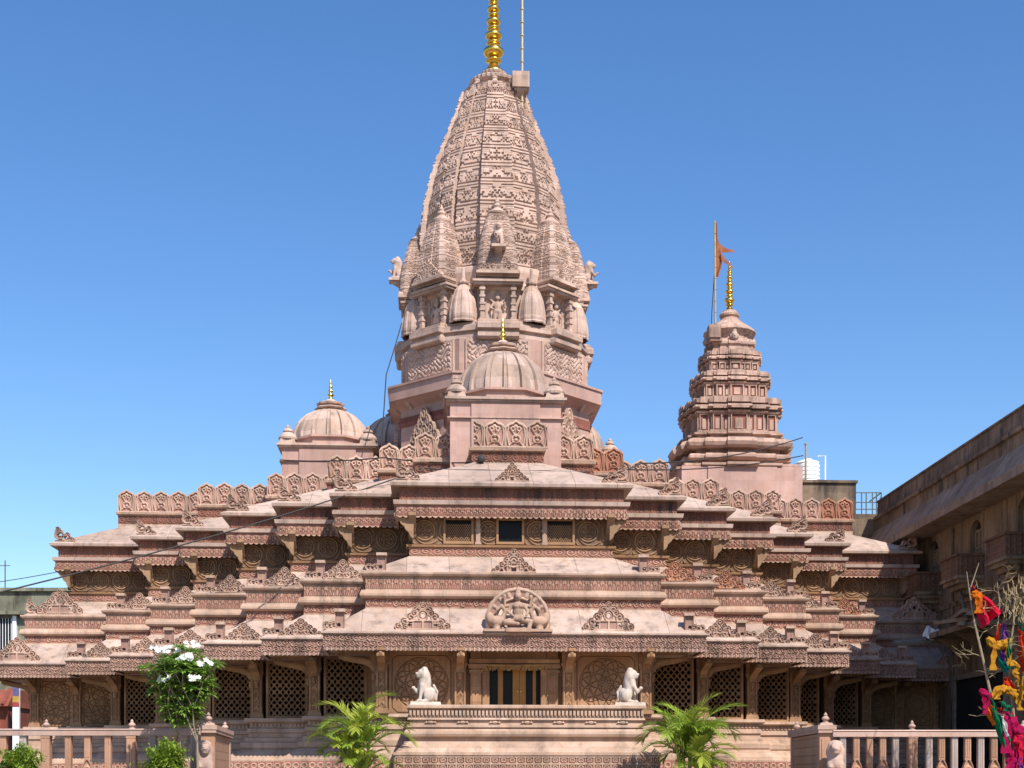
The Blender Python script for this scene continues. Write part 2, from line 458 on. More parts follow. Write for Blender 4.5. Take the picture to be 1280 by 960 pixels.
def scrolls(H, P=.21):
    def f(u, v):
        i = np.floor(u / P); x = u / P - i - .5; y = (v + H / 2) / H
        fl = np.where(i % 2 == 0, 1.0, -1.0); y = y * fl + .12 * (hsh(i) - .5)
        r = np.hypot(x, y); th = np.arctan2(y, x)
        a = bumpf(((r * 3.0 - th / (2 * PI)) % 1) - .5, .26) * (r < .46)
        b = bumpf(x * .7 + y * 1.0 - .42 * np.sin(x * 6), .13)
        return np.maximum(a, b) * (.55 + .45 * hsh(i, 1.7)) * (np.abs(v + H / 2) < H * .46)
    return f
def leafs(H, P=.24):
    def f(u, v):
        i = np.floor(u / P); x = u / P - i - .5; y = (v + H) / H
        d = np.abs(x) * 2
        outer = bumpf(d - np.sqrt(np.clip(1 - y, 0, 1)) * .95, .13); inner = bumpf(d - np.sqrt(np.clip(.62 - y, 0, 1)) * .62, .13); core = (d < .14) & (y < .55)
        top = bumpf((np.abs(np.abs(x) - .5)) * 2 - .18, .2) * (y > .55)
        return np.maximum.reduce([outer, inner, core * .9, top]) * (.6 + .4 * hsh(i, 2.3))
    return f
def fringe_h(H):
    w0 = whorl(.21, .17, 1.35, -.12); w2 = whorl(.21, .17, 1.3, -.29)
    w1 = lambda u, v: np.where(v > -.205, w0(u, v), w2(u + .105, v)) * (.55 + .45 * hsh(np.floor(u / .105) + 7 * (v > -.205)))
    def f(u, v):
        a = w1(u, v)
        tip = bumpf(((u / .14) % 1) - .5, .25)
        return np.where(v < -H + .10, np.maximum(tip, .25), np.where(v < -.03, a, 1.0))
    return f
def fringe_up(H):
    lf = leafs(H * .58, .19)
    def f(u, v):
        low = lf(u, v + H * .30)
        return np.where(v > -H * .30, .25 + .2 * bumpf(((u / .3) % 1) - .5, .3) * (v < -H * .1), np.where(v < -H * .9, .75, low))
    return f
def vine(P, H):
    def f(u, v):
        i = np.floor(u / P); x = (u - (i + .5) * P) / P; y = (v + H / 2) / P
        fl = np.where(i % 2 == 0, 1.0, -1.0)
        r = np.hypot(x, y); th = np.arctan2(y * fl, x)
        ring = np.maximum(bumpf(r - .40, .045), bumpf(r - .30, .03))
        pet = bumpf(r - (.15 + .06 * np.cos(6 * th)), .05)
        core = bumpf(r, .05)
        arm = bumpf(((r * 5 - th * 3 / (2 * PI)) % 1) - .5, .17) * (r > .46)
        return np.maximum.reduce([ring, pet, core, arm * .9])
    return f
def medallion(x, z):
    r = np.hypot(x, z); th = np.arctan2(z, x)
    h = np.maximum.reduce([bumpf(r - .60, .018), bumpf(r - .37, .02), bumpf(r - .18, .016)])
    p8 = np.abs(np.cos(4 * th))
    h = np.maximum(h, bumpf(r - (.37 + .20 * np.abs(np.sin(4 * th))), .022) * (r > .36))
    h = np.maximum(h, bumpf(r - (.37 + .20 * np.abs(np.cos(4 * th + .4))), .018) * (r > .36))
    h = np.maximum(h, bumpf(r - (.20 + .13 * p8), .02))
    h = np.maximum(h, bumpf(r - (.06 + .09 * np.abs(np.cos(4 * th))), .02))
    return h
def pil_h(w):
    def f(u, v):
        x = (u - w / 2) / w; y = v / w
        s = np.sin(y * 3.2 + np.sin(x * 5) * .8)
        d = bumpf(((y * 1.1 + np.abs(x) * 1.4) % 1) - .5, .22)
        d2 = bumpf(((y * 1.1 - x * 1.6) % 1) - .5, .16)
        return np.where(np.abs(x) > .36, 1.0, np.maximum(d * (np.abs(x) < .3), d2 * (np.abs(x) < .3)))
    return f

def disc_crest(discs, boxes, holes, ax=True):
    def F(x, z):
        X = np.abs(x) if ax else x
        v = np.full(x.shape, -9.0)
        for cx, cz, r in discs: v = np.maximum(v, r - np.hypot(X - cx, z - cz))
        for a, b, c, d in boxes: v = np.maximum(v, np.minimum(np.minimum(X - a, b - X), np.minimum(z - c, d - z)))
        for cx, cz, r in holes: v = np.minimum(v, np.hypot(X - cx, z - cz) - r)
        return v
    def H(x, z):
        X = np.abs(x) if ax else x
        h = np.full(x.shape, .15)
        for cx, cz, r in discs:
            d = np.hypot(X - cx, z - cz); th = np.arctan2(z - cz, X - cx)
            s = (d / r * 1.5 - th / (2 * PI)) % 1
            h = np.where(d < r, np.maximum(bumpf(s - .5, .26), bumpf(d - r * .9, r * .14)), h)
        for a, b, c, d in boxes:
            m = (X > a) & (X < b) & (z > c) & (z < d)
            e = np.minimum(np.minimum(X - a, b - X), np.minimum(z - c, d - z))
            h = np.where(m, np.maximum(h * .9, np.where(e < .035, 1.0, .2)), h)
        return h
    return F, H
def crest_mesh(kind, w, hgt, mat, name, thick=.10, depth=.05, res=.016):
    """Openwork crest of width w and height hgt standing on z=0."""
    s = w / 2
    if kind == 'ring':
        d = [(.86, .20, .14), (.66, .34, .17), (.43, .52, .17), (.20, .76, .17), (0, .58, .20), (0, .92, .13), (.62, .16, .13), (.30, .66, .13)]
        b = [(0, 1.0, 0, .09), (0, .36, .09, .42), (.34, .6, .09, .3)]
        h = [(0, .58, .085), (.78, .31, .04), (.54, .46, .045), (.48, .25, .05)]
    elif kind == 'fan':
        d = [(.85, .18, .16), (.62, .34, .16), (.40, .50, .17), (.18, .66, .16), (0, .80, .19), (.60, .12, .12), (.3, .3, .18), (0, .45, .2)]
        b = [(0, 1.0, 0, .10), (.0, .34, .1, .34)]
        h = [(.74, .30, .05), (.51, .45, .045), (.47, .24, .05), (0, .64, .045)]
    else:   # peak
        d = [(.88, .10, .10), (.70, .18, .13), (.50, .32, .16), (.30, .50, .17), (.13, .70, .15), (0, .88, .13), (0, .45, .25), (.3, .2, .2)]
        b = [(0, 1.0, 0, .06), (.1, .3, .06, .5)]
        h = [(.6, .22, .04), (.4, .42, .04), (.21, .61, .04), (.16, .3, .05), (.36, .2, .05), (.06, .42, .04)]
    F, H = disc_crest(d, b, h)
    mb = MB()
    cutout(mb, lambda x, z: F(x / s, z / hgt) * min(s, hgt), lambda x, z: H(x / s, z / hgt), -s - .02, s + .02, -.02, hgt * 1.08, res, thick, depth)
    return mb.mesh(name, mat)
def scroll_mesh(kind, w, h, mat, name, thick=.16, depth=.05, res=.016):
    """Corner acroterion; x from 0 (outer corner) to w (towards the centre)."""
    if kind == 'curl':
        d = [(.18, .62, .20), (.22, .40, .26), (.14, .86, .10), (.56, .26, .24), (.62, .5, .1), (.84, .14, .15)]
        b = [(0, 1.0, 0, .10)]
        ho = [(.26, .46, .10), (.40, .30, .05), (.56, .26, .08), (.72, .22, .05)]
    else:
        d = [(.16, .28, .18), (.34, .26, .17), (.5, .3, .17)]
        b = [(0, 1.0, 0, .12), (.55, .98, .1, 1.0)]
        ho = [(.16, .28, .06), (.36, .26, .05), (.72, .30, .09)]
    F, H = disc_crest(d, b, ho, ax=False)
    mb = MB()
    cutout(mb, lambda x, z: F(x / w, z / h) * min(w, h), lambda x, z: H(x / w, z / h), -.02, w + .02, -.02, h * 1.05, res, thick, depth)
    if kind != 'curl': mb.box(w * .52, w * 1.02, -.12, thick + .05, h * .86, h * 1.0)
    return mb.mesh(name, mat)
def parapet_unit(mat, name, w=.71, h=.95, half=0):
    def top(x):
        a = np.clip(np.abs(x) / (w * .5), 0, 1)
        return h * (.70 + .23 * np.sqrt(np.clip(1 - a ** 1.6, 0, 1)) + .07 * np.clip(1 - a * 4, 0, 1))
    def F(x, z):
        v = np.minimum(np.minimum(w / 2 - np.abs(x), (top(x) - z) * .6), z)
        if half: v = np.minimum(v, x * half)
        return v
    def H(x, z):
        X = np.abs(x)
        e = (top(x) - z)
        arch = (e < .085) & (z > .4 * h)
        side = bumpf(X - w * (.36 + .06 * np.cos((z / h - .45) * 5)), .032)
        post = (X > w * .465)
        r1 = bumpf(np.hypot(x, z - h * .30) - .135, .035) * (z > h * .17)
        foot = bumpf(X - (.10 + (h * .22 - z) * .9), .03) * (z < h * .25)
        heart = bumpf(np.hypot(x, (z - h * .28)) , .055)
        p = bumpf(X - (.03 + (z - h * .42) * .62), .035) * (z > h * .38) * (z < h * .70)
        top3 = bumpf(np.hypot(x, z - h * .76), .065)
        leaf = bumpf(np.hypot(X - .10, (z - h * .66) * .9) - .06, .03)
        base = z < .045
        return np.maximum.reduce([arch * 1.0, side, post * 1.0, r1, foot, heart, p, top3, leaf, base * 1.0])
    mb = MB()
    cutout(mb, F, H, -w / 2 - .01, w / 2 + .01, -.01, h * 1.02, .0155, .08, .07)
    return mb.mesh(name, mat)

# ------------------------------------------------------------------ ground
g = MB(); g.add([(-400, -400, 0), (400, -400, 0), (400, 900, 0), (-400, 900, 0)], [[(0, 1, 2, 3)]])
tag(g.build("ground", M['courtyard']), None, None, kind='structure')
g = MB()
for k in range(6): g.box(-70, 70, 28 + k * .4, 140 + k * .001, .004 + .2 * k, .2 * (k + 1))
tag(g.build("terrace", M['courtyard']), None, None, kind='structure')

# ------------------------------------------------------------------ temple hall: a stepped, cross-shaped hall; x right, y back from the eave of the central porch
TYAW = rad(3.4); TO = (.137, 44.0, 0.0)
TC, TS = math.cos(TYAW), math.sin(TYAW)
def tw(lx, ly, z=0.0): return (TO[0] + lx * TC - ly * TS, TO[1] + lx * TS + ly * TC, z)
hall = thing("temple_hall", "wide stepped pink sandstone temple hall with tiers of carved eaves and lattice windows", "temple", TO, TYAW)
D = [0, 1.9, 3.75, 5.65, 8.9, 11.0, 12.8]
HW = [5.9, 7.97, 10.05, 12.05, 14.2, 16.3, 19.85]
PHW = [1.22, 3.15, 4.45, 6.45, 9.05, 12.1, 15.7]

def sweep(mb, side, xin, hw, ly, prof, yb):
    """side 0: front and both sides; +1 / -1: one wing only. prof: (outward offset, z)"""
    rows = []
    for o, z in prof:
        if side == 0: rows.append([(-hw - o, yb, z), (-hw - o, ly - o, z), (hw + o, ly - o, z), (hw + o, yb, z)])
        else: rows.append([(side * xin, ly - o, z), (side * (hw + o), ly - o, z), (side * (hw + o), yb, z)])
    a = np.array(rows, float)
    return mb.grid(a, flip=(side <= 0))
def jz(prof, dz): return [(o, z + dz) for o, z in prof]

P_LOW = [(-3.3, 5.46), (-.07, 5.45), (-.07, 5.88), (.04, 5.885), (.04, 5.93), (-.02, 5.945), (-1.27, 6.80)]
P_BAND = [(-1.25, 6.78), (-1.25, 7.10), (-1.13, 7.115), (-1.08, 7.17), (-1.08, 7.24), (-1.13, 7.35), (-1.25, 7.37), (-1.25, 7.79), (-1.15, 7.80), (-1.11, 7.86), (-1.11, 7.915), (-1.27, 7.93)]
P_MID = [(-1.2, 7.92), (-2.62, 8.64)]
P_BRK = [(-2.60, 8.62), (-2.60, 8.92), (-2.52, 8.93), (-2.50, 9.0), (-2.68, 9.01), (-2.68, 10.0)]
P_UP = [(-3.4, 9.97), (-2.22, 9.96), (-2.22, 10.21), (-2.11, 10.225), (-2.09, 10.36), (-2.30, 10.37), (-2.30, 10.80), (-2.02, 10.805), (-2.00, 10.90), (-5.6, 12.53)]
P_WALL = [(-3.0, 3.5), (-1.20, 3.5), (-1.18, 3.40), (-1.22, 3.36), (-1.36, 3.35), (-1.36, 3.17), (-1.28, 3.15), (-1.26, 3.02), (-1.32, 3.0), (-1.32, 2.86), (-1.22, 2.84), (-1.20, 2.74), (-1.06, 2.66), (-1.06, 2.50), (-1.1, 2.46), (-1.0, 2.42), (-.72, 2.2), (-.70, 2.12), (-.66, 2.10), (-.66, 1.2)]

ME = {}
ME['c_ring'] = crest_mesh('ring', 1.68, .90, M['carve'], "crest_ring")
ME['c_fan'] = crest_mesh('fan', 1.34, .66, M['carve'], "crest_fan")
ME['c_fan_new'] = crest_mesh('fan', 1.34, .70, M['newstone'], "crest_fan_new")
ME['c_peak'] = crest_mesh('peak', 1.46, .80, M['carve'], "crest_peak")
ME['c_small'] = crest_mesh('peak', 1.12, .62, M['carve'], "crest_small")
ME['c_wide'] = crest_mesh('ring', 1.75, .95, M['carve'], "crest_wide")
for s in (1, -1):
    def flipx(me, nm):
        n = me.copy(); co = np.zeros(len(n.vertices) * 3); n.vertices.foreach_get("co", co)
        co = co.reshape(-1, 3); co[:, 0] *= -1; n.vertices.foreach_set("co", co.ravel()); n.flip_normals(); n.name = nm; return n
    if s == 1:
        ME['curl', -1] = scroll_mesh('curl', .78, .66, M['carve'], "curl_scroll")
        ME['post', -1] = scroll_mesh('post', .66, .66, M['carve'], "post_scroll")
    else:
        ME['curl', 1] = flipx(ME['curl', -1], "curl_scroll_m"); ME['post', 1] = flipx(ME['post', -1], "post_scroll_m")
ME['par'] = parapet_unit(M['parapet'], "parapet_unit")
ME['par_new'] = parapet_unit(M['newstone'], "parapet_unit_new")
ME['par_hl'] = parapet_unit(M['parapet'], "parapet_half_l", half=-1)
ME['par_hr'] = parapet_unit(M['parapet'], "parapet_half_r", half=1)

# lattice window: diagonal stone grille, bottom-left corner at the origin
def lattice_mesh(w, h, name, a=.196, b=.235, bw=.135):
    def F(x, z):
        p = (x / a + z / b); q = (x / a - z / b)
        d = np.minimum(np.abs((p % 1) - .5), np.abs((q % 1) - .5)) + .045 * np.cos(2 * PI * (z / b)) - .01
        fr = np.minimum(np.minimum(x, w - x), np.minimum(z, h - z))
        return np.where(fr < .035, .03, bw - d)
    mb = MB(); cutout(mb, F, None, -.01, w + .01, -.01, h + .01, .0115, .05, 0)
    return mb.mesh(name, M['lattice'])
LATW, LATH = 1.26, 1.80
ME['lat'] = lattice_mesh(LATW, LATH, "lattice")
def frame_mesh(w, h, t, dp, mat, name):
    mb = MB()
    mb.box(-t, 0, -dp, .08, -t, h + t); mb.box(w, w + t, -dp, .08, -t, h + t)
    mb.box(0, w, -dp + .002, .08, -t, 0); mb.box(0, w, -dp + .002, .08, h, h + t)
    return mb.mesh(name, mat)
ME['latframe'] = frame_mesh(LATW, LATH, .07, .07, M['tan'], "lattice_frame")

# bracket: scrolled corbel reaching forward (-y) from a column top; origin at the column face, top of the corbel
def bracket_mesh(L, h, th, name, mat):
    mb = MB(); lo, up = [], []
    for t in np.linspace(0, 1, 18):                     # a thin S-shaped arm: rises from the column, swings out under the eave
        a = t * PI / 2
        y = L * (1 - math.cos(a)) ** .8 * .98; z = -h + (h - .16) * math.sin(a) ** .85 + .05 * math.sin(t * 2 * PI)
        w = .085 - .02 * t
        lo.append((-y - w * .2, z - w)); up.append((-y + w * .9, z + w * .8))
    mb.prism(lo + up[::-1], 'x', -th / 2, th / 2)
    mb.prism([(p * .98 - .01, q - .03) for p, q in lo[2:]] + [(p * .98 - .01, q - .045) for p, q in up[2:]][::-1], 'x', -th / 2 - .03, th / 2 + .03)
    mb.box(-th / 2 + .01, th / 2 - .01, -.14, 0, -h + .1, 0); mb.box(-th / 2 - .02, th / 2 + .02, -L, 0, -.085, 0)
    mb.lathe([(0, -.16), (.05, -.12), (.07, -.05), (.05, .02), (.08, .06), (0, .08)], (0, -.05, -h - .06), 8)
    mb.lathe([(0, -.06), (.05, -.03), (.06, .03), (0, .08)], (0, -L * .96, -.17), 8)
    return mb.mesh(name, mat)
ME['brk'] = bracket_mesh(1.15, .72, .17, "eave_bracket", M['tan'])

# column with carved shaft, base and capital; origin at the foot, front face at y=0
def column_mesh(w, h, name):
    mb = MB(); d = .34
    mb.box(-w / 2, w / 2, 0, d, .16, h - .5)
    mb.box(-w / 2 - .04, w / 2 + .04, -.04, d, 0, .10); mb.box(-w / 2 - .02, w / 2 + .02, -.02, d, .10, .17)
    mb.box(-w / 2 - .02, w / 2 + .02, -.03, d, h - .52, h - .44); mb.box(-w / 2 - .05, w / 2 + .05, -.06, d, h - .44, h - .36)
    mb.box(-w / 2 - .03, w / 2 + .03, -.02, d, h - .36, h)
    strip(mb, (-w / 2 + .02, -.004, 0), (1, 0, 0), w - .04, h - .55, .2, pil_h(w - .04), .028, .014, (0, -1, 0))
    return mb.mesh(name, M['tanc'])
ME['col'] = column_mesh(.36, 1.95, "column")

def part(name, mb, mat, parent=hall, smooth=False): return mb.build(name, mat, parent, smooth)

WX = -1.40                                        # wall line, behind the eave
def wing_list(k): return [0] if k == 0 else [-1, 1]
for k in range(7):
    hw, ly = HW[k], D[k]
    dz = -.004 * k
    yb = D[k + 1] + 5.2 if k < 6 else ly + 16
    for s in wing_list(k):
        xin = max(0, HW[k - 1] - 5.6) if k else 0
        inner = HW[k - 1] if k else 0
        tint = 'carve'
        # ---- lower roof with its fringe
        lr = part("lower_roof", sweep(MB(), s, xin, hw, ly, jz(P_LOW, dz), yb), M['roof'])
        def front_strip(o, z1, z0, hf, depth, res, nm, mat, parent, h2, scal=None, side=True):
            mb = MB(); H = z1 - z0
            xo = hw + o
            xi = (inner + h2 - .25) if k else None
            zb = scallop(z0 + dz, *scal) if scal else z0 + dz
            if k == 0: strip(mb, (-xo, ly - o - .004, 0), (1, 0, 0), 2 * xo, z1 + dz, zb, hf, depth, res, (0, -1, 0))
            elif s > 0: strip(mb, (xi, ly - o - .004, 0), (1, 0, 0), xo - xi, z1 + dz, zb, hf, depth, res, (0, -1, 0))
            else: strip(mb, (-xo, ly - o - .004, 0), (1, 0, 0), xo - xi, z1 + dz, zb, hf, depth, res, (0, -1, 0))
            if side:
                Ls = (D[k + 1] - ly + .3) if k < 6 else 5.0
                if s >= 0: strip(mb, (xo + .004, ly - o, 0), (0, 1, 0), Ls, z1 + dz, zb, hf, depth, res * 1.5, (1, 0, 0))
                if s <= 0: strip(mb, (-xo - .004, ly - o, 0), (0, 1, 0), Ls, z1 + dz, zb, hf, depth, res * 1.5, (-1, 0, 0))
            return mb.build(nm, mat, parent)
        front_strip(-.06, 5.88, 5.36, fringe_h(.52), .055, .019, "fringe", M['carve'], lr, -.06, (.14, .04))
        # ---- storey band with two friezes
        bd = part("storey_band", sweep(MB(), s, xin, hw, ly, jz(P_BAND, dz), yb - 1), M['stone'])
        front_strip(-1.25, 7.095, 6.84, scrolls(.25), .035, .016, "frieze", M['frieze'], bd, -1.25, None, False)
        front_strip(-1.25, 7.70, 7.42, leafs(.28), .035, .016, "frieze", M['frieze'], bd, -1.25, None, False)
        mr = part("middle_roof", sweep(MB(), s, xin, hw, ly, jz(P_MID, dz), yb - .6), M['roof'])
        # ---- bracket storey under the upper eave
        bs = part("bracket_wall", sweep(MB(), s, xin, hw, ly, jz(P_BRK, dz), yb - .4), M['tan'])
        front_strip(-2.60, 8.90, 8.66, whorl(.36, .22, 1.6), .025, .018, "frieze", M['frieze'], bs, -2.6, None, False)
        if k:
            front_strip(-2.67, 9.93, 9.06, vine(.82, .87), .05, .019, "carved_panel", M['panel'], bs, -2.67 - .4, None, False)
        # scalloped corner corbel carrying the corner of the upper eave
        for sd in ([-1, 1] if k == 0 else [s]):
            poly = [(0, 0), (.62, 0), (.62, -.10)]
            for t in np.linspace(0, 1, 22):
                poly.append((.58 * (1 - t) ** 1.0 + .04 * abs(math.sin(t * 4 * PI)) + .0, -.12 - .70 * t ** 1.25))
            poly.append((0, -.86))
            mb = MB(); x0 = hw - 2.68
            mb.prism([(sd * (x0 - .06 + p), 9.97 + dz + q) for p, q in poly], 'y', ly + 2.30, ly + 2.58)
            part("corner_corbel", mb, M['panel'], bs)
            mb = MB()
            mb.prism([(ly + 2.68 + .04 - p, 9.965 + dz + q) for p, q in poly], 'x', sd * (x0 - .02) - .12, sd * (x0 - .02) + .12)
            part("corner_corbel", mb, M['panel'], bs)
        # ---- upper roof
        ur = part("upper_roof", sweep(MB(), s, xin, hw, ly, jz(P_UP, dz), yb), M['roof'])
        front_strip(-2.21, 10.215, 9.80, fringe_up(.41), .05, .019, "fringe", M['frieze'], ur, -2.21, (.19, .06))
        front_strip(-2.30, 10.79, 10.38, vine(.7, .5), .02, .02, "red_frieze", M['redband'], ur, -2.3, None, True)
        # ---- parapet base
        pb = MB(); pw = PHW[k]; py = ly + 4.72
        sweep(pb, s, max(0, xin - 1) if k else 0, pw, py, [(0, 11.6), (0, 12.14), (-.05, 12.15), (-.05, 12.52), (.07, 12.54), (.09, 12.63), (.02, 12.655), (-.4, 12.66)], yb + .5)
        pp = part("parapet", pb, M['stone'])
        mbf = MB(); xi = (PHW[k - 1] - .5 if k else 0)
        if k == 0: strip(mbf, (-pw, py + .046, 0), (1, 0, 0), 2 * pw, 12.50, 12.18, whorl(.33, .3, 1.6), .03, .02, (0, -1, 0))
        else: strip(mbf, (xi if s > 0 else -pw, py + .046, 0), (1, 0, 0), pw - xi, 12.50 + dz, 12.18 + dz, whorl(.33, .3, 1.6), .03, .02, (0, -1, 0))
        mbf.build("frieze", M['redband'], pp)
        # openwork units along the parapet front, and along its side
        u = .72
        if k == 0:
            for i, x in enumerate([-.84, -.12, .60]): pass
            for x, m in ((-1.17, 'par_hr'), (-.46, 'par'), (.26, 'par'), (.98, 'par'),): inst("parapet_panel", ME[m], pp, (x + .02, py + .02, 12.655))
        else:
            n = max(1, int((pw - PHW[k - 1]) / u + .8))
            for i in range(n):
                x = pw - .36 - i * u
                if x < PHW[k - 1] - .45: break
                m = 'par_new' if (s > 0 and (k == 2 or (k == 6 and i < 2))) else 'par'
                inst("parapet_panel", ME[m], pp, (s * x, py + .02 + .012 * rng.standard_normal(), 12.655 + dz), .015 * rng.standard_normal(), (1, 1, rng.uniform(.97, 1.03)))
        # ---- crests and corner scrolls
        def put(nm, key, parent, x, o, z, sc=1.0):
            inst(nm, ME[key], parent, (x + .02 * rng.standard_normal(), ly - o, z + dz), .025 * rng.standard_normal(), (sc * rng.uniform(.95, 1.04), 1, sc * rng.uniform(.93, 1.05)))
        if k == 0:
            for x in (-2.86, 2.86): put("crest", 'c_ring', lr, x, -.16, 5.95)
            put("crest", 'c_peak', mr, 0, -1.28, 7.93)
            put("crest", 'c_small', ur, 0, -2.3, 11.02)
            for sd in (-1, 1):
                put("corner_scroll", ('post', sd), lr, sd * 5.86, -.20, 5.95)
                put("corner_scroll", ('post', sd), mr, sd * 4.62, -1.36, 7.92)
                put("corner_scroll", ('curl', sd), ur, sd * 3.72, -2.28, 11.0)
        else:
            w = hw - inner
            xm = inner + w * .44 - (0.1 if k < 6 else 0)
            put("crest", 'c_wide' if k == 6 else 'c_fan', lr, s * (xm if k < 6 else hw - 1.25), -.16, 5.95)
            key = 'c_wide' if k == 6 else ('c_fan_new' if (s > 0 and k in (1, 2, 5)) else 'c_fan')
            put("crest", key, mr, s * (xm - 1.25 if k < 6 else hw - 1.25 - 1.35), -1.30, 7.93)
            if k < 6 or s > 0:
                put("corner_scroll", ('post', s), lr, s * (hw - .04), -.20, 5.95)
            if k < 6: put("corner_scroll", ('post', s), mr, s * (hw - 1.28), -1.36, 7.92)
            else: put("corner_scroll", ('curl', s), mr, s * (hw - 1.28), -1.36, 7.92)
            put("corner_scroll", ('curl', s), ur, s * (hw - 2.2), -2.28, 11.0)
        # ---- wall: plinth, columns, brackets, windows
        pl = part("plinth", sweep(MB(), s, xin, hw, ly, jz(P_WALL, dz), yb), M['plat'])
        mb = MB()
        cx0 = (inner + WX - .1) if k else -(hw - 1.36); cx1 = hw - 1.36
        n = int((cx1 - cx0) / .13)
        for i in range(n):
            x = cx0 + (i + .5) * (cx1 - cx0) / n
            x = s * x if k else x
            mb.box(x - .036, x + .036, ly + 1.315, ly + 1.37, 3.20 + dz, 3.34 + dz)
        mb.build("dentil_course", M['plat'], pl)
        mb = MB()
        hp = lambda uu, v: np.maximum(bumpf(np.hypot(((uu / .26) % 1) - .5, ((v + .02) / .26 % 1) - .5) - .3, .11), ((uu / .26) % 1 < .1) * 1.0)
        x0b = (inner - .9) if k else -(hw - .66)
        strip(mb, ((x0b if s > 0 else -(hw - .66)) if k else x0b, ly + .655, 0), (1, 0, 0), (hw - .66) - x0b if k else 2 * (hw - .66), 2.04 + dz, 1.5 + dz, hp, .03, .025, (0, -1, 0))
        mb.build("carved_band", M['frieze'], pl)
        # solid core coloured near-black for the unlit room
        mb = MB()
        xw = hw - 3.2
        if k: mb.box(min(s * max(0, xin - .5), s * xw), max(s * max(0, xin - .5), s * xw), ly + 3.2, yb + 1, 1.3, 9.0 - dz)
        else: mb.box(-xw, xw, ly + 3.2, yb + 1, 1.3, 9.0)
        part("inner_core", mb, M['dark'])
        wy = ly - WX
        if k:
            wall = MB(); wall2 = MB()
            xc = hw + WX - .18                      # corner column
            xi = inner + WX                          # inner neighbour's corner
            # returns and strips of plain wall
            a, b_ = xc + .17, hw + WX - .02
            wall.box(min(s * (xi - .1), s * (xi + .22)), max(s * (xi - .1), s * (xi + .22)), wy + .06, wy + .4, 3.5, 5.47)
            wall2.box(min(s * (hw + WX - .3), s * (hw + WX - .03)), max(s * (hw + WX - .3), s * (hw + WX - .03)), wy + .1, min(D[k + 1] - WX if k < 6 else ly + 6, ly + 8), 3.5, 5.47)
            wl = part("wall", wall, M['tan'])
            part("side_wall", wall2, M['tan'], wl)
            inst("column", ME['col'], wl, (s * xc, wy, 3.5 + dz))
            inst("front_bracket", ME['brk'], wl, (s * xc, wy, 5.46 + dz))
            inst("side_bracket", ME['brk'], wl, (s * (xc + .17), wy + .17, 5.455 + dz), s * PI / 2)
            if k < 6:
                wx0 = xi + .26 if s > 0 else -(xi + .26 + LATW)
                wi = inst("lattice_window", ME['lat'], wl, (wx0, wy + .10, 3.57 + dz))
                fr = bpy.data.objects.new("window_frame", ME['latframe']); COL.objects.link(fr); fr.parent = wi
            else:
                mcol = (xi + xc) / 2 + .05
                inst("column", ME['col'], wl, (s * mcol, wy, 3.5 + dz)); inst("front_bracket", ME['brk'], wl, (s * mcol, wy, 5.46 + dz))
                for c0, c1 in ((xi - .05, mcol - .17), (mcol + .17, xc - .17)):
                    mb = MB(); cw = (c1 - c0); cxm = s * (c0 + c1) / 2
                    hm = lambda x, z: 1 - .95 * np.maximum(medallion(x * .72, (z - .95) * .72), bumpf(np.maximum(np.abs(x) - (cw / 2 - .12), np.abs(z - .95) - .84), .016))
                    cutout(mb, lambda x, z: np.minimum(cw / 2 - np.abs(x), np.minimum(z, 1.95 - z)), hm, -cw / 2 - .01, cw / 2 + .01, -.01, 1.96, .013, .10, .035)
                    o = mb.build("medallion_panel", M['tanc'], wl); o.location = (cxm, wy + .14, 3.51)

# ---- front wall of the porch: door, pilasters, two big medallion panels, lattice at the ends
wy = 1.10
wall = MB()
for s in (-1, 1):
    wall.box(min(s * 1.02, s * 4.40), max(s * 1.02, s * 4.40), wy + .24, wy + .5, 3.5, 5.47)
    wall.box(min(s * 4.2, s * 4.45), max(s * 4.2, s * 4.45), wy + .3, 3.4, 3.5, 5.47)
wall.box(-1.02, 1.02, wy + .06, wy + .5, 5.02, 5.47)
wall.box(-1.02, 1.02, wy + 1.5, wy + 1.6, 3.5, 5.47)
pw_ = part("porch_wall", wall, M['tan'])
for s in (-1, 1):
    for x in (1.70, 4.14):
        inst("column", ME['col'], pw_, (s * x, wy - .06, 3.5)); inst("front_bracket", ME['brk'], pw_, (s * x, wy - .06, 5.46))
    inst("side_bracket", ME['brk'], pw_, (s * 4.34, wy + .1, 5.455), s * PI / 2)
    mb = MB(); cw = 2.04
    def hm(x, z):
        r = np.hypot(x, z - .92)
        return 1 - .95 * np.maximum(medallion(x * .72, (z - .92) * .72), bumpf(np.maximum(np.abs(x) - .92, np.maximum(np.abs(z - .92) - .9, np.abs(x) + np.abs(z - .92) - 1.66)), .018))
    cutout(mb, lambda x, z: np.minimum(cw / 2 - np.abs(x), np.minimum(z, 1.95 - z)), hm, -cw / 2 - .01, cw / 2 + .01, -.01, 1.96, .012, .10, .04)
    o = mb.build("medallion_panel", M['tanc'], pw_); o.location = (s * 2.90, wy + .13, 3.51)
    # door pilaster
    mb = MB()
    mb.box(-.17, .17, 0, .4, 0, 1.95); mb.box(-.21, .21, -.04, .3, 1.28, 1.36); mb.box(-.24, .24, -.09, .3, 1.42, 1.55); mb.box(-.20, .20, -.05, .3, 0, .12)
    mb.box(-.12, .12, -.03, .1, .2, .62); mb.box(-.12, .12, -.03, .1, .70, 1.2)
    o = mb.build("door_pilaster", M['tan'], pw_); o.location = (s * 1.20, wy - .02, 3.5)
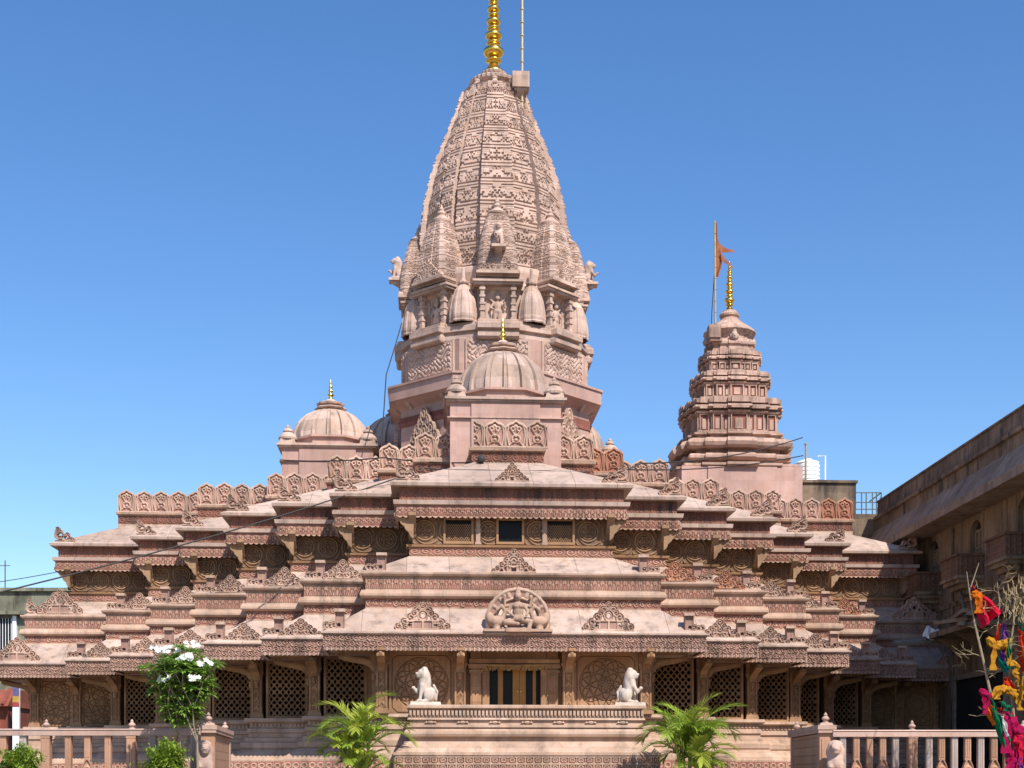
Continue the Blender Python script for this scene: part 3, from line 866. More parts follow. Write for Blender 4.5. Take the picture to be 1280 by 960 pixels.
    # jambs of the door opening
mb = MB()
mb.box(-1.0, -.78, wy, wy + .35, 3.5, 4.93); mb.box(.84, 1.02, wy, wy + .35, 3.5, 4.93); mb.box(-1.42, 1.42, wy - .12, wy + .3, 5.08, 5.2); mb.box(-1.0, 1.02, wy + .01, wy + .35, 4.93, 5.06)
part("door_surround", mb, M['tan'], pw_)
mb = MB()
for x0, x1 in ((-.50, -.35), (-.04, .02), (.03, .38)): pass
door = MB(); door.box(-.78, .84, wy + .34, wy + .38, 3.5, 4.93)
dr = part("door", door, M['glass'], pw_)
for x0, x1, d in ((-.50, -.34, 0), (-.035, .17, .01), (.18, .375, .012), (.60, .70, 0)):
    mb = MB(); mb.box(x0, x1, wy + .28 - d, wy + .33, 3.52, 4.91); mb.build("door_stile", M['yellow'], dr)
mb = MB()
for i in range(70):
    x = -.98 + 2.0 * i / 69; L = .10 + .10 * rng.random()
    mb.tube([(x, wy - .06, 5.02), (x + .03 * rng.standard_normal(), wy - .08, 5.02 - L)], [.016, .022], 4)
mb.tube([(-1.0, wy - .06, 5.03), (0, wy - .06, 5.0), (1.02, wy - .06, 5.03)], .03, 5)
gb = MB()
for x in (.13, .225): gb.lathe([(.02, -.01), (.035, -.01), (.035, .01), (.02, .01)], (x, wy + .25, 4.2), 10)
gb.build("door_handle", M['gold'], dr)
gb = MB(); gb.box(-.78, .84, wy + .26, wy + .335, 3.5, 3.60); gb.build("threshold", M['wood'], dr)
gar = mb.build("door_garland", M['garland'])
gar.location = TO; gar.rotation_euler = (0, 0, TYAW)
tag(gar, "dried leaf garland strung across the top of the dark and ochre temple door", "garland")

# ---- upper storey of the porch: three small windows between scroll panels
uy = 2.66
def up_panel(x0, x1, nm="scroll_panel"):
    mb = MB(); strip(mb, (x0, uy - .004, 0), (1, 0, 0), x1 - x0, 9.93, 9.04, vine(.8, .9), .05, .018, (0, -1, 0))
    return part(nm, mb, M['panel'], bs0)
bs0 = [o for o in hall.children if o.name.startswith("bracket_wall")][0]
for x0, x1 in ((-3.2, -2.22), (-1.15, -.52), (.44, 1.02), (2.1, 3.2)): up_panel(x0, x1)
for i, (x0, x1) in enumerate(((-2.13, -1.30), (-.42, .34), (1.16, 1.98))):
    mb = MB(); z0, z1 = 9.07, 9.82; t = .07
    for a, b_, c, d in ((x0 - t, x0, z0 - .03, z1 + t), (x1, x1 + t, z0 - .03, z1 + t), (x0, x1, z0 - .03, z0 + .05), (x0, x1, z1, z1 + t)): mb.box(a, b_, uy - .10, uy + .1, c, d)
    w = part("upper_window", mb, M['tan'], bs0)
    mb = MB(); mb.box(x0, x1, uy + .0, uy + .012, z0 + .05, z1); mb.build("window_pane", M['glass'], w)
    if i != 1:
        mb = MB(); ww = x1 - x0; hh = z1 - z0 - .05
        def F(x, z):
            p = (x / .075 + z / .11); q = (x / .075 - z / .11)
            return np.where(z < hh * .82, .17 - np.minimum(np.abs((p % 1) - .5), np.abs((q % 1) - .5)), -1)
        cutout(mb, F, None, 0, ww, 0, hh, .011, .012, 0)
        o = mb.build("window_mesh", M['lattice'], w); o.location = (x0, uy - .03, z0 + .05)
for x in (-1.08, 1.07):
    mb = MB(); mb.box(x - .07, x + .07, uy - .12, uy + .1, 9.02, 9.92); mb.box(x - .1, x + .1, uy - .15, uy + .1, 9.02, 9.1); mb.box(x - .09, x + .09, uy - .14, uy + .1, 9.45, 9.52)
    mb.build("upper_pilaster", M['stone'], bs0)
# flat roof deck behind the parapets
mb = MB()
for k in range(7): mb.box(-PHW[k] + .1, PHW[k] - .1, D[k] + 4.9, 34 + k * .01, 12.0, 12.42 - .004 * k)
part("roof_deck", mb, M['towerplain'])

# ------------------------------------------------------------------ entrance platform in front of the door
plat = thing("entrance_platform", "broad moulded stone platform before the temple door with a red carved base band", "platform", tw(0.07, -3.6), TYAW)
def psweep(mb, hw, prof, yb):
    rows = [[(-hw - o, yb, z), (-hw - o, -o, z), (hw + o, -o, z), (hw + o, yb, z)] for o, z in prof]
    return mb.grid(np.array(rows, float), flip=True)
P_PL = [(-3.2, 3.555), (0, 3.55), (.03, 3.53), (.03, 3.46), (-.02, 3.44), (-.09, 3.40), (-.10, 3.39), (-.10, 3.20), (.0, 3.185), (.02, 3.13), (-.05, 3.12), (-.05, 3.0), (.03, 2.985), (.035, 2.92), (-.04, 2.91), (-.04, 2.88), (.05, 2.86), (.10, 2.80), (.11, 2.73), (.08, 2.66), (-.03, 2.63), (-.04, 2.53), (.10, 2.51), (.34, 2.22), (.40, 2.21), (.40, 2.13), (.34, 2.11), (.34, 1.7), (.42, 1.66), (.42, 1.2)]
pb = psweep(MB(), 3.33, P_PL, 5.4).build("platform_body", M['plat'], plat)
mb = MB()
for i in range(62):
    x = -3.26 + 6.52 * i / 61
    mb.box(x - .032, x + .032, -.02, .14, 3.25, 3.39); mb.box(x - .045, x + .045, .02, .14, 3.20, 3.25)
mb.build("dentil_course", M['plat'], pb)
mb = MB()
for i in range(7):
    x = -2.7 + .9 * i
    mb.lathe([(0, -.05), (.05, -.03), (.06, 0), (.05, .03), (0, .05)], (x, .03, 3.06), 8, sx=1.6); mb.lathe([(0, -.05), (.05, 0), (0, .05)], (x - .12, 0, 3.05), 6); mb.lathe([(0, -.05), (.05, 0), (0, .05)], (x + .12, 0, 3.05), 6)
mb.build("rosette_course", M['plat'], pb)
def sq_h(u, v):
    x = (u / .24) % 1 - .5; y = ((v + .01) / .20) % 1 - .5
    return np.maximum.reduce([(np.abs(x) > .42) * 1.0, (np.abs(y) > .40) * 1.0, bumpf(np.hypot(x, y) - .26, .09), bumpf(np.abs(x) - np.abs(y), .07) * .8])
mb = MB(); strip(mb, (-3.68, -.354, 0), (1, 0, 0), 7.36, 2.10, 1.70, sq_h, .035, .014, (0, -1, 0))
strip(mb, (3.684, -.35, 0), (0, 1, 0), 3, 2.10, 1.70, sq_h, .03, .03, (1, 0, 0)); strip(mb, (-3.684, -.35, 0), (0, 1, 0), 3, 2.10, 1.70, sq_h, .03, .03, (-1, 0, 0))
mb.build("carved_band", M['frieze'], pb)

# ------------------------------------------------------------------ main tower
TWL = (0.0, 15.0)
tower = thing("temple_tower", "tall curved carved temple tower with tiered niche shrines and golden finial", "tower", tw(*TWL), TYAW)
def ngon(mb, n, prof, ph=None, c=(0, 0)):
    """prof: (apothem, z)"""
    ph = PI / n if ph is None else ph
    k = 1 / math.cos(PI / n)
    return mb.lathe([(r * k, z) for r, z in prof], (c[0], c[1], 0), n, ph=ph - PI / 2)
def rotcopies(n, f, ph=0.0):
    for i in range(n): f(i, ph + 2 * PI * i / n)
base = ngon(MB(), 8, [(3.75, 11.8), (3.75, 16.05), (3.8, 16.1), (4.12, 16.3), (4.22, 16.34), (4.22, 16.82), (4.28, 16.84), (4.28, 16.92), (3.9, 17.0), (3.60, 17.02), (3.60, 18.35), (3.55, 18.4)])
bw = base.build("base_wall", M['pinkwall'], tower)
def rotz(a): return Matrix.Rotation(a, 4, 'Z')
# wall bands, panels and offsets, 8-fold; face frame: x along the face, front at y=-apothem
def veg(u, v):
    a = np.sin(u * 17 + 2.4 * np.sin(v * 9)) * np.sin(v * 15 + 2.2 * np.sin(u * 8))
    return np.clip(np.abs(a) * 2.6 - .35, 0, 1)
for i in range(8):
    a = 2 * PI * i / 8
    mb = MB(); strip(mb, (-1.15, -3.70, 0), (1, 0, 0), 2.3, 18.22, 17.15, veg, .05, .03, (0, -1, 0), back=.2)
    mb.box(-1.25, 1.25, -3.685, -3.4, 17.02, 18.34)
    o = mb.xf(rotz(a)).build("carved_panel", M['tower'], tower)
    mb = MB(); mb.box(-1.56, 1.56, -3.79, -3.5, 15.35, 15.72); mb.xf(rotz(a)).build("red_band", M['sidered'], bw)
    for x in (-.95, .95):
        mb = MB(); mb.prism([(-3.74, 16.28), (-4.05, 16.28), (-3.95, 16.12), (-3.74, 15.95)], 'x', x - .09, x + .09); mb.xf(rotz(a)).build("cornice_bracket", M['towerplain'], bw)
# stepped ledge ring above the panels: 16 sided, alternating projections
def star(th, n=8, amp=.045):
    p = (th + PI / 2) % (2 * PI / n); p = np.minimum(p, 2 * PI / n - p)
    return np.where(p < .2, (1 + amp) / np.cos(p), (1 - amp * .35) / np.cos(PI / n - p)) * .985
mb = MB(); mb.lathe([(3.4, 18.25), (3.80, 18.3), (3.86, 18.36), (3.86, 18.5), (3.76, 18.55), (3.76, 18.62), (3.92, 18.66), (3.92, 18.86), (3.8, 18.92), (3.8, 19.0), (3.70, 19.05), (2.8, 19.1)], seg=320, mod=star)
mb.build("ledge_moulding", M['towerplain'], tower)
mb = MB(); mb.lathe([(3.18, 18.9), (3.18, 20.3), (3.32, 20.4), (3.34, 20.6), (3.2, 20.7), (3.26, 20.95), (3.30, 21.1), (3.3, 21.3), (3.1, 21.4)], seg=320, mod=lambda t: star(t, 8, .03))
mb.build("niche_storey", M['tower'], tower)
# curved spire, as a height field round the axis
SP = [(20.6, 2.75), (21.5, 2.80), (22.5, 2.86), (23.5, 2.86), (24.7, 2.72), (26.15, 2.37), (27.1, 2.03), (27.8, 1.76), (28.6, 1.47), (29.1, 1.31), (29.4, 1.23)]
def spire_mesh(SP, ch, res, nth, hz=(7, 4), dep=.07, square=False):
    z = np.arange(SP[0][0], SP[-1][0] + 1e-6, res)
    zs, rs = zip(*SP)
    # smooth the profile
    rb = np.interp(z, zs, rs); kk = max(3, int(.5 / res)); kern = np.ones(kk) / kk
    rb = np.convolve(np.pad(rb, kk // 2, mode='edge'), kern, 'same')[kk // 2: kk // 2 + len(z)]
    th = np.linspace(0, 2 * PI, nth, endpoint=False)
    T = (th + PI / 4) % (PI / 2) - PI / 4           # -45..45 within each quarter
    A = np.abs(np.degrees(T))
    pl = np.empty_like(th); bc = np.empty_like(th)
    for lo, hi, c, ap in ((0, 13, 0, 1.045), (13, 35, 25, .965), (35, 38.5, 37, .86), (38.5, 46, 45, .985)):
        m = (A >= lo) & (A <= hi)
        pl[m] = ap / np.cos(np.radians(A[m] - c)) if lo != 35 else .87
        bc[m] = (A[m] - (c if lo else 0)) / ((hi - lo) / 2 if lo and c != 45 else (13 if not lo else 7.4))
    if square:
        pl = np.where(A < 38, .94 / np.cos(np.radians(A)), 1.19); pl = np.where(A < 14, pl * 1.05, pl); bc = np.where(A < 14, A / 14, (A - 26) / 12)
    R = rb[None, :] * pl[:, None]
    Z = np.broadcast_to(z[None, :], R.shape)
    cidx = np.floor((Z - SP[0][0]) / ch); q = (Z - SP[0][0]) / ch - cidx
    ub = np.abs(bc[:, None]) + 0 * q; y = np.clip((q - .36) / .64, 0, .999)
    row = np.floor(y * 5); wrow = np.choose(row.astype(int), [1.0, 1.0, .80, .50, .26])
    cell = .27; cx = (ub / cell + .5 * (row % 2)) % 1 - .5; cy = (y * 5) % 1 - .5
    jit = hsh(np.floor(ub / cell + .5 * (row % 2)) + 3 * row + 7 * np.round(A[:, None] / 12.5) + 11 * cidx)
    pit = ((np.abs(cx) < .20 + .14 * jit) & (np.abs(cy) < .22 + .26 * jit) & (jit > .2)) | ((np.abs(cx) > .40) & (cy > -.1) & (jit > .6))
    step = ub < wrow
    ledge = np.where(q < .12, 1.0, np.where(q < .17, .1, np.where(q < .27, .85, np.where(q < .34, .25, 0))))
    car = np.where(step, np.where(pit, .05, 1.0), np.where(np.abs(cy) < .3, .42, .2))
    h = np.where(q < .36, ledge, car)
    inn = (A > 35) & (A < 38.5) & (not square)
    h[inn] = 0
    R = R + (h - .4) * dep
    ang = th + (-PI / 2)
    P = np.stack([R * np.cos(ang)[:, None], R * np.sin(ang)[:, None], Z], -1)
    return P, h
P, h = spire_mesh(SP, .80, .03, 800)
mb = MB(); mb.grid(P, h, close_u=True); mb.lathe([(1.22, 29.36), (1.25, 29.42), (0, 29.44)], seg=32)
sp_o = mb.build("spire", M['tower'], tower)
mb = MB(); mb.lathe([(.62, 29.3), (.62, 29.62), (.82, 29.66), (.97, 29.76), (1.0, 29.86), (.82, 29.97), (.52, 30.02), (.44, 30.1)], seg=96, mod=lambda t: 1 + .025 * np.cos(t * 30))
mb.lathe([(.44, 30.08), (.54, 30.14), (.56, 30.22), (.46, 30.3), (.36, 30.36)], seg=64, mod=lambda t: 1 + .03 * np.cos(t * 20))
mb.build("ribbed_crown", M['towerplain'], sp_o, smooth=False)
def finial_profile(k=1.0):
    p = [(.44, 0), (.44, .05), (.33, .12), (.22, .30), (.17, .42)]
    z = .42
    for r, h_ in ((.31, .19), (.17, .04), (.41, .44), (.16, .05), (.28, .19), (.15, .04), (.33, .34), (.14, .04), (.25, .17), (.12, .04), (.275, .30), (.12, .04), (.21, .15), (.11, .04), (.24, .26), (.12, .05), (.19, .11), (.11, .04), (.20, .19), (.1, .05), (.15, .1), (.09, .05), (.14, .16), (.06, .1), (.02, .25)):
        if r > .19 or h_ > .09:
            for t in np.linspace(-1, 1, 7): p.append((max(.05, r * math.sqrt(max(0, 1 - (t * .93) ** 2))) + .02, z + h_ * (t + 1) / 2))
        else: p += [(r * .8, z), (r * .8, z + h_)]
        z += h_
    p.append((0, z))
    return [(r * k, z_ * k) for r, z_ in p]
mb = MB(); mb.lathe(finial_profile(1.0), (0, 0, 30.3), 28)
mb.build("golden_finial", M['gold'], tower, smooth=True)
# heads peering out under the crown
headf = s_union([s_ell((0, 0, .25), (.19, .2, .27)), s_ell((0, -.17, .22), (.05, .07, .08)), s_ell((-.08, -.15, .32), (.04, .04, .03)), s_ell((.08, -.15, .32), (.04, .04, .03)), s_ell((0, -.15, .10), (.09, .06, .03)), s_ell((0, .02, .55), (.15, .15, .12)), s_ell((-.2, 0, .24), (.05, .08, .11)), s_ell((.2, 0, .24), (.05, .08, .11))], .03)
ME['head'] = surfnet(headf, (-.32, -.32, -.05), (.32, .32, .75), .025).mesh("carved_head", M['towerplain'], True)
for i in range(8):
    a = 2 * PI * i / 8
    inst("carved_head", ME['head'], sp_o, (1.0 * math.sin(a), -1.0 * math.cos(a), 29.2), a, .8)

# small spire on each niche shrine
sub_prof = [(0, .86), (.6, .83), (1.2, .73), (1.8, .58), (2.25, .43)]
P, h = spire_mesh(sub_prof, .27, .02, 240, (6, 3), .035, True)
mbs = MB(); mbs.grid(P, h, close_u=True); mbs.lathe([(.44, 2.2), (.40, 2.24), (.28, 2.27), (.38, 2.31), (.40, 2.38), (.30, 2.46), (.2, 2.52), (.15, 2.58), (.19, 2.66), (.10, 2.76), (.12, 2.82), (.05, 2.9), (.0, 3.06)], seg=24)
ME['sub'] = mbs.mesh("sub_spire", M['tower'])
figf = s_union([s_ell((0, 0, .52), (.11, .09, .17)), s_ell((0, 0, .36), (.12, .10, .10)), s_ell((0, -.02, .80), (.08, .085, .10)), s_cap((0, 0, .9), (0, 0, 1.0), .07, .035), s_cap((-.06, 0, .32), (-.09, -.03, .04), .075, .045), s_cap((.06, 0, .32), (.05, 0, .04), .075, .045),
                s_cap((-.11, 0, .63), (-.21, -.03, .46), .045, .035), s_cap((-.21, -.03, .46), (-.13, -.12, .40), .035, .03), s_cap((.11, 0, .63), (.22, -.03, .48), .045, .035), s_cap((.22, -.03, .48), (.20, -.10, .62), .035, .03), s_cap((-.1, .02, .64), (-.24, 0, .78), .04, .028), s_cap((.1, .02, .64), (.24, 0, .8), .04, .028)], .03)
ME['fig'] = surfnet(figf, (-.34, -.24, -.02), (.34, .2, 1.12), .019).mesh("niche_figure", M['tower'], True)
def lion_sdf():
    return s_union([s_ell((-.19, 0, .22), (.18, .17, .21)), s_ell((-.04, 0, .40), (.16, .155, .30)), s_ell((.06, 0, .50), (.14, .16, .19)),
        s_ell((-.01, 0, .72), (.165, .20, .225)), s_ell((-.10, 0, .56), (.12, .165, .26)), s_ell((.04, 0, .58), (.13, .17, .14)), s_ell((.10, 0, .80), (.125, .12, .12)), s_ell((.20, 0, .77), (.085, .085, .065)), s_ell((.19, 0, .70), (.075, .07, .028)), s_ell((.275, 0, .80), (.03, .04, .025)),
        s_ell((.17, .06, .85), (.04, .03, .025)), s_ell((.17, -.06, .85), (.04, .03, .025)), s_ell((.0, 0, .93), (.09, .12, .05)),
        s_ell((.03, .115, .89), (.03, .03, .035)), s_ell((.03, -.115, .89), (.03, .03, .035)),
        s_cap((.10, .11, .46), (.17, .11, .06), .075, .05), s_cap((.12, -.11, .46), (.24, -.11, .30), .075, .05), s_cap((.24, -.11, .30), (.34, -.11, .40), .048, .045), s_ell((.21, .11, .045), (.085, .06, .045)), s_ell((.36, -.11, .41), (.06, .05, .045)),
        s_ell((-.12, .17, .20), (.17, .08, .17)), s_ell((-.12, -.17, .20), (.17, .08, .17)), s_ell((.05, .19, .04), (.13, .055, .045)), s_ell((.05, -.19, .04), (.13, .055, .045)),
        s_cap((-.38, 0, .08), (-.42, .04, .30), .035, .03), s_cap((-.42, .04, .30), (-.30, .05, .46), .03, .045)], .035)
lm = surfnet(lion_sdf(), (-.52, -.30, -.03), (.46, .30, 1.0), .017)
ME['lion_white'] = lm.mesh("seated_lion", M['white'], True)
ME['lion_tower'] = lm.mesh("small_lion", M['towerplain'], True)
ME['lion_rail'] = lm.mesh("gate_lion", M['rail'], True)
ME['ped'] = crest_mesh('peak', 1.5, .78, M['tower'], "pediment", thick=.2, res=.022)
nb = MB()
nb.box(-.86, .86, -.12, .9, 18.92, 19.0); nb.box(-.80, .80, -.06, .9, 19.0, 19.06)
nb.box(-.78, -.42, .30, .9, 19.05, 20.45); nb.box(.42, .78, .30, .9, 19.05, 20.45); nb.box(-.45, .45, .5, .9, 19.05, 20.45)
nb.box(-.92, .92, -.14, .9, 20.43, 20.52, 0, 0); nb.box(-.98, .98, -.22, .9, 20.52, 20.60); nb.box(-.86, .86, -.12, .9, 20.60, 20.72, .1, .1); nb.box(-.80, .80, -.08, .9, 20.74, 20.92)
nb.box(-.84, .84, -.32, .9, 20.80, 20.90)
ME['niche'] = nb.mesh("niche_shrine", M['towerplain'])
cb = MB()
for z0, z1, r in ((0, .12, .15), (.12, .38, .10), (.38, .46, .15), (.46, .62, .10), (.62, .70, .14), (.70, .90, .10), (.90, .98, .15), (.98, 1.18, .10), (1.18, 1.28, .15), (1.28, 1.40, .12)): cb.box(-r, r, -r, r, z0, z1)
ME['ncol'] = cb.mesh("niche_column", M['towerplain'])
bell = MB(); bell.lathe([(.52, 0), (.55, .05), (.52, .10), (.54, .2), (.52, .5), (.45, .9), (.33, 1.25), (.22, 1.42), (.13, 1.5), (.20, 1.55), (.21, 1.6), (.10, 1.66), (.07, 1.75), (.06, 2.15), (.0, 2.2)], seg=80, mod=lambda t: 1 + .035 * np.sign(np.cos(t * 10)))
ME['bell'] = bell.mesh("bell_turret", M['towerplain'])
bt = MB(); bt.box(-.62, .62, -.55, .7, 18.98, 19.08)
def place(nm, me, parent, r, a, z, rz=None, sc=1.0): return inst(nm, me, parent, (r * math.sin(a), -r * math.cos(a), z), a if rz is None else rz, sc)
for i in range(8):
    a = 2 * PI * i / 8
    n = place("niche_shrine", ME['niche'], tower, 3.56, a, 0)
    for x in (-.6, .6): inst("niche_column", ME['ncol'], n, (x, .04, 19.06), 0, (.74, .74, 1))
    inst("niche_figure", ME['fig'], n, (0, .26, 19.08), 0, (1.3, 1.1, 1.18))
    inst("pediment", ME['ped'], n, (0, -.26, 20.90))
    inst("sub_spire", ME['sub'], n, (0, .52, 20.9), 0, (.96, .96, 1.04))
    if i % 2 == 0:
        mb = MB(); mb.box(-.28, .28, -.45, .3, -.10, 0); mb.prism([(-.4, -.1), (.3, -.1), (.3, -.5)], 'x', -.14, .14)
        lb = mb.build("lion_ledge", M['towerplain'], n); lb.location = (0, -.26, 21.78)
        inst("small_lion", ME['lion_tower'], n, (0, -.36, 21.78), -PI / 2, .95)
    place("bell_turret", ME['bell'], tower, 3.45, a + PI / 8, 19.0, sc=1.02)
# large openwork arches leaning on the base
ME['toran'] = crest_mesh('fan', 1.9, 2.0, M['carve'], "toran", thick=.12, depth=.06, res=.03)
for i in (7, 1, 0, 2, 6):
    a = 2 * PI * i / 8
    place("ornate_arch", ME['toran'], bw, 4.0, a, 13.95, sc=(1, 1, 1.0))

def at_t(x, y, z): 
    w = tw(TWL[0] + x, TWL[1] + y, z); return w
# flag pole carried on a stone block at the top of the tower
fp = thing("bracketed_flagpole", "tall ringed metal pole rising from a stone block beside the great golden finial", "flagpole", at_t(1.08, -1.0, 29.1), TYAW)
mb = MB(); mb.box(-.38, .30, -.28, .45, .10, .72, .0, .0); mb.box(-.30, .22, -.2, .5, 0, .12); mb.prism([(-.2, 0), (.7, 0), (.7, -.5), (.4, -.5)], 'x', -.2, .1); mb.build("stone_block", M['towerplain'], fp)
mb = MB(); mb.tube([(.02, 0, -1.1), (.02, 0, 6)], .055, 8)
for i in range(13):
    z = -.9 + i * .53
    mb.lathe([(.05, -.03), (.085, -.02), (.085, .02), (.05, .03)], (.02, 0, z), 8)
mb.build("pole", M['galv'], fp)

# ------------------------------------------------------------------ roof pavilions with ribbed domes
def dome_pavilion(label, lx, ly, zb, zt, R=1.62, hk=1.04):
    t = thing("domed_pavilion", label, "dome", tw(lx, ly, 0), TYAW)
    mb = MB(); w = R * 1.19
    mb.box(-w, w, -w, w, zb, zt - .62)
    b = mb.build("pavilion_body", M['pinkwall'], t)
    mb = MB(); mb.box(-w * .62, w * .62, -w - .07, w + .07, zb, zt - .62); mb.box(-w - .07, w + .07, -w * .62, w * .62, zb, zt - .622); mb.build("wall_offset", M['pinkwall'], b)
    mb = MB(); mb.box(-w - .10, w + .10, -w - .10, w + .10, zt - 1.18, zt - 1.15); mb.build("string_course", M['towerplain'], b)
    mb = MB()
    mb.box(-w - .13, w + .13, -w - .13, w + .13, zt - .62, zt - .55); mb.box(-w - .19, w + .19, -w - .19, w + .19, zt - .55, zt - .46)
    pts = []
    for k in range(3): pass
    mb.build("cornice_slab", M['towerplain'], t)
    mb = MB(); ngon(mb, 8, [(R * .98, zt - .47), (R * .98, zt - .12), (R * 1.06, zt - .10), (R * 1.06, zt - .02), (R * .9, zt)]); mb.build("octagonal_drum", M['pinkwall'], t)
    mb = MB(); prof = [(R * math.cos(p) ** .92, zt - .02 + R * hk * math.sin(p)) for p in np.linspace(0, PI * .47, 22)]
    def rib(th):
        p = (th % (PI / 8)); p = np.minimum(p, PI / 8 - p)
        return np.where(p < .036, 1.06, np.where(p < .055, .975, 1.0))
    mb.lathe(prof, seg=384, mod=rib, ph=0); 
    d = mb.build("dome", M['dome'], t)
    mb = MB(); z = zt + R * hk * .975
    ck = .8
    mb.lathe([(q_[0] * .92, z + q_[1] * ck) for q_ in [(.32, -.06), (.62, -.02), (.70, .05), (.62, .12), (.45, .14), (.40, .18), (.58, .24), (.60, .33), (.42, .40), (.24, .44), (.2, .52), (.12, .58)]], seg=60, mod=lambda q: 1 + .05 * np.cos(q * 8))
    mb.build("lotus_crown", M['towerplain'], t)
    mb = MB(); mb.lathe([(.12, 0), (.10, .06), (.06, .1), (.13, .16), (.13, .2), (.05, .25), (.10, .32), (.10, .36), (.04, .42), (.075, .5), (.075, .54), (.03, .6), (.05, .68), (.02, .75), (0, .85)], (0, 0, z + .56 * ck), 14); mb.build("golden_finial", M['gold'], t, smooth=True)
    for sx in (-1, 1):
        for sy in (-1, 1):
            mb = MB(); q = w - .22
            mb.box(sx * q - .33, sx * q + .33, sy * q - .33, sy * q + .33, zt - .46, zt - .28, .04, .04)
            mb.lathe([(.36, -.28), (.38, -.2), (.30, -.08), (.20, 0), (.14, .03), (.20, .07), (.18, .14), (.08, .2), (.09, .25), (.0, .36)], (sx * q, sy * q, zt), 16)
            mb.build("corner_turret", M['towerplain'], t)
    return t
dome_pavilion("ribbed pale dome pavilion standing directly before the tall tower", 0.0, 7.9, 12.0, 15.12)
dome_pavilion("lower ribbed dome pavilion apart from the tower, above the stepped parapet", -6.7, 15.95, 12.0, 15.3, 1.53, .9)
dome_pavilion("mostly hidden ribbed dome behind the tower, near the hanging black cable", -3.9, 20.2, 12.0, 15.9, 1.72, .95)
dome_pavilion("mostly hidden ribbed dome behind the tower, facing the flagged side tower", 3.45, 20.2, 12.0, 15.9, 1.68, .95)

# ------------------------------------------------------------------ side tower
st = thing("side_tower", "smaller tiered square temple tower with red niches, golden finial and flag", "tower", tw(10.92, 20.45, -.08), TYAW); st.scale = (1.05,) * 3
def rplan(w):
    """stepped square outline, half width w at the centre"""
    q = [(-.86, -.86), (-.86, -.86)]
    f = []
    for x, y in ((-.84, -.86), (-.60, -.86), (-.60, -.93), (-.24, -.93), (-.24, -1.0), (.24, -1.0), (.24, -.93), (.60, -.93), (.60, -.86), (.84, -.86)): f.append((x, y))
    out = []
    for k in range(4):
        c, s_ = math.cos(k * PI / 2), math.sin(k * PI / 2)
        out += [(x * c - y * s_, x * s_ + y * c) for x, y in f]
    return np.array(out) * w
def rsweep(mb, prof):
    rows = np.array([[(x, y, z) for x, y in rplan(w)] for w, z in prof])
    return mb.grid(np.transpose(rows, (1, 0, 2)), close_u=True)
mb = MB(); w = 2.62
mb.box(-w + .1, w - .1, -w + .1, w - .1, 11.9, 14.32); mb.box(-w * .55, w * .55, -w + .04, w - .04, 11.9, 14.3)
sb = mb.build("base_block", M['pinkwall'], st)
mb = MB(); rsweep(mb, [(2.5, 14.2), (2.72, 14.34), (2.80, 14.36), (2.80, 14.46), (2.4, 14.49), (2.12, 14.5), (2.12, 14.62), (2.40, 14.66), (2.50, 14.74), (2.50, 14.84), (2.40, 14.93), (2.06, 14.95), (2.06, 15.12), (2.42, 15.16), (2.52, 15.24), (2.58, 15.38), (2.50, 15.52), (2.3, 15.6), (2.02, 15.62), (2.02, 15.74), (2.2, 15.78), (2.2, 15.86), (1.9, 15.9)])
mb.build("base_mouldings", M['side'], st)
def tier(w, z0, hn, hr, wn, nn):
    mb = MB(); rsweep(mb, [(w * .96, z0 - .02), (w * 1.03, z0), (w * 1.03, z0 + .08), (w * .95, z0 + .10), (w * .95, z0 + hn), (w * .99, z0 + hn + .03)])
    t = mb.build("niche_tier", M['side'], st)
    z1 = z0 + hn
    mb = MB(); rsweep(mb, [(w * .97, z1), (w * 1.03, z1 + .02), (w * 1.05, z1 + hr * .12), (w * .96, z1 + hr * .16), (w * .95, z1 + hr * .22), (w * 1.06, z1 + hr * .26), (w * 1.10, z1 + hr * .34), (w * 1.08, z1 + hr * .46), (w * .96, z1 + hr * .50), (w * .95, z1 + hr * .57), (w * 1.05, z1 + hr * .60), (w * 1.07, z1 + hr * .82), (w * .98, z1 + hr * .88), (wn * 1.02, z1 + hr), (wn * .9, z1 + hr + .02)])
    mb.build("tier_roof", M['side'], st)
    # niches: red frames and small roof blocks
    xs = [-.72, -.45, -.25, 0, .25, .45, .72] if nn == 7 else [-.70, -.36, 0, .36, .70]
    for k in range(4):
        nm = MB(); fm = MB(); rb = MB()
        for i, x in enumerate(xs):
            d = 1.0 if abs(x) < .2 else (.93 if abs(x) < .58 else .86)
            y = -w * d * .955; hw_ = w * (.155 if x == 0 else .075)
            nm.box(x * w - hw_, x * w + hw_, y - .012, y + .05, z0 + .12, z0 + hn - .03)
            for a_, b_ in ((-hw_ - .04, -hw_), (hw_, hw_ + .04)): fm.box(x * w + a_, x * w + b_, y - .07, y + .02, z0 + .1, z0 + hn - .02)
            fm.box(x * w - hw_ - .05, x * w + hw_ + .05, y - .08, y + .02, z0 + hn - .05, z0 + hn + .02)
            fm.box(x * w - hw_ * .55, x * w + hw_ * .55, y - .045, y + .0, z0 + .14, z0 + hn * .74)
            y2 = -w * d * 1.06
            rb.box(x * w - hw_ - .07, x * w + hw_ + .07, y2 - .07, y2 + .2, z1 + hr * .24, z1 + hr * .46, .02, .0)
            rb.box(x * w - hw_ - .05, x * w + hw_ + .05, y2 - .05, y2 + .2, z1 + hr * .57, z1 + hr * .90, .02, 0)
        m4 = rotz(k * PI / 2)
        nm.xf(m4).build("niche_recess", M['sidered'], t); fm.xf(m4).build("niche_surround", M['side'], t); rb.xf(m4).build("roof_block", M['side'], t)
tier(1.98, 15.9, .78, .74, 1.58, 7)
tier(1.55, 17.42, .58, .62, 1.22, 7)
tier(1.20, 18.62, .40, .55, .98, 7)
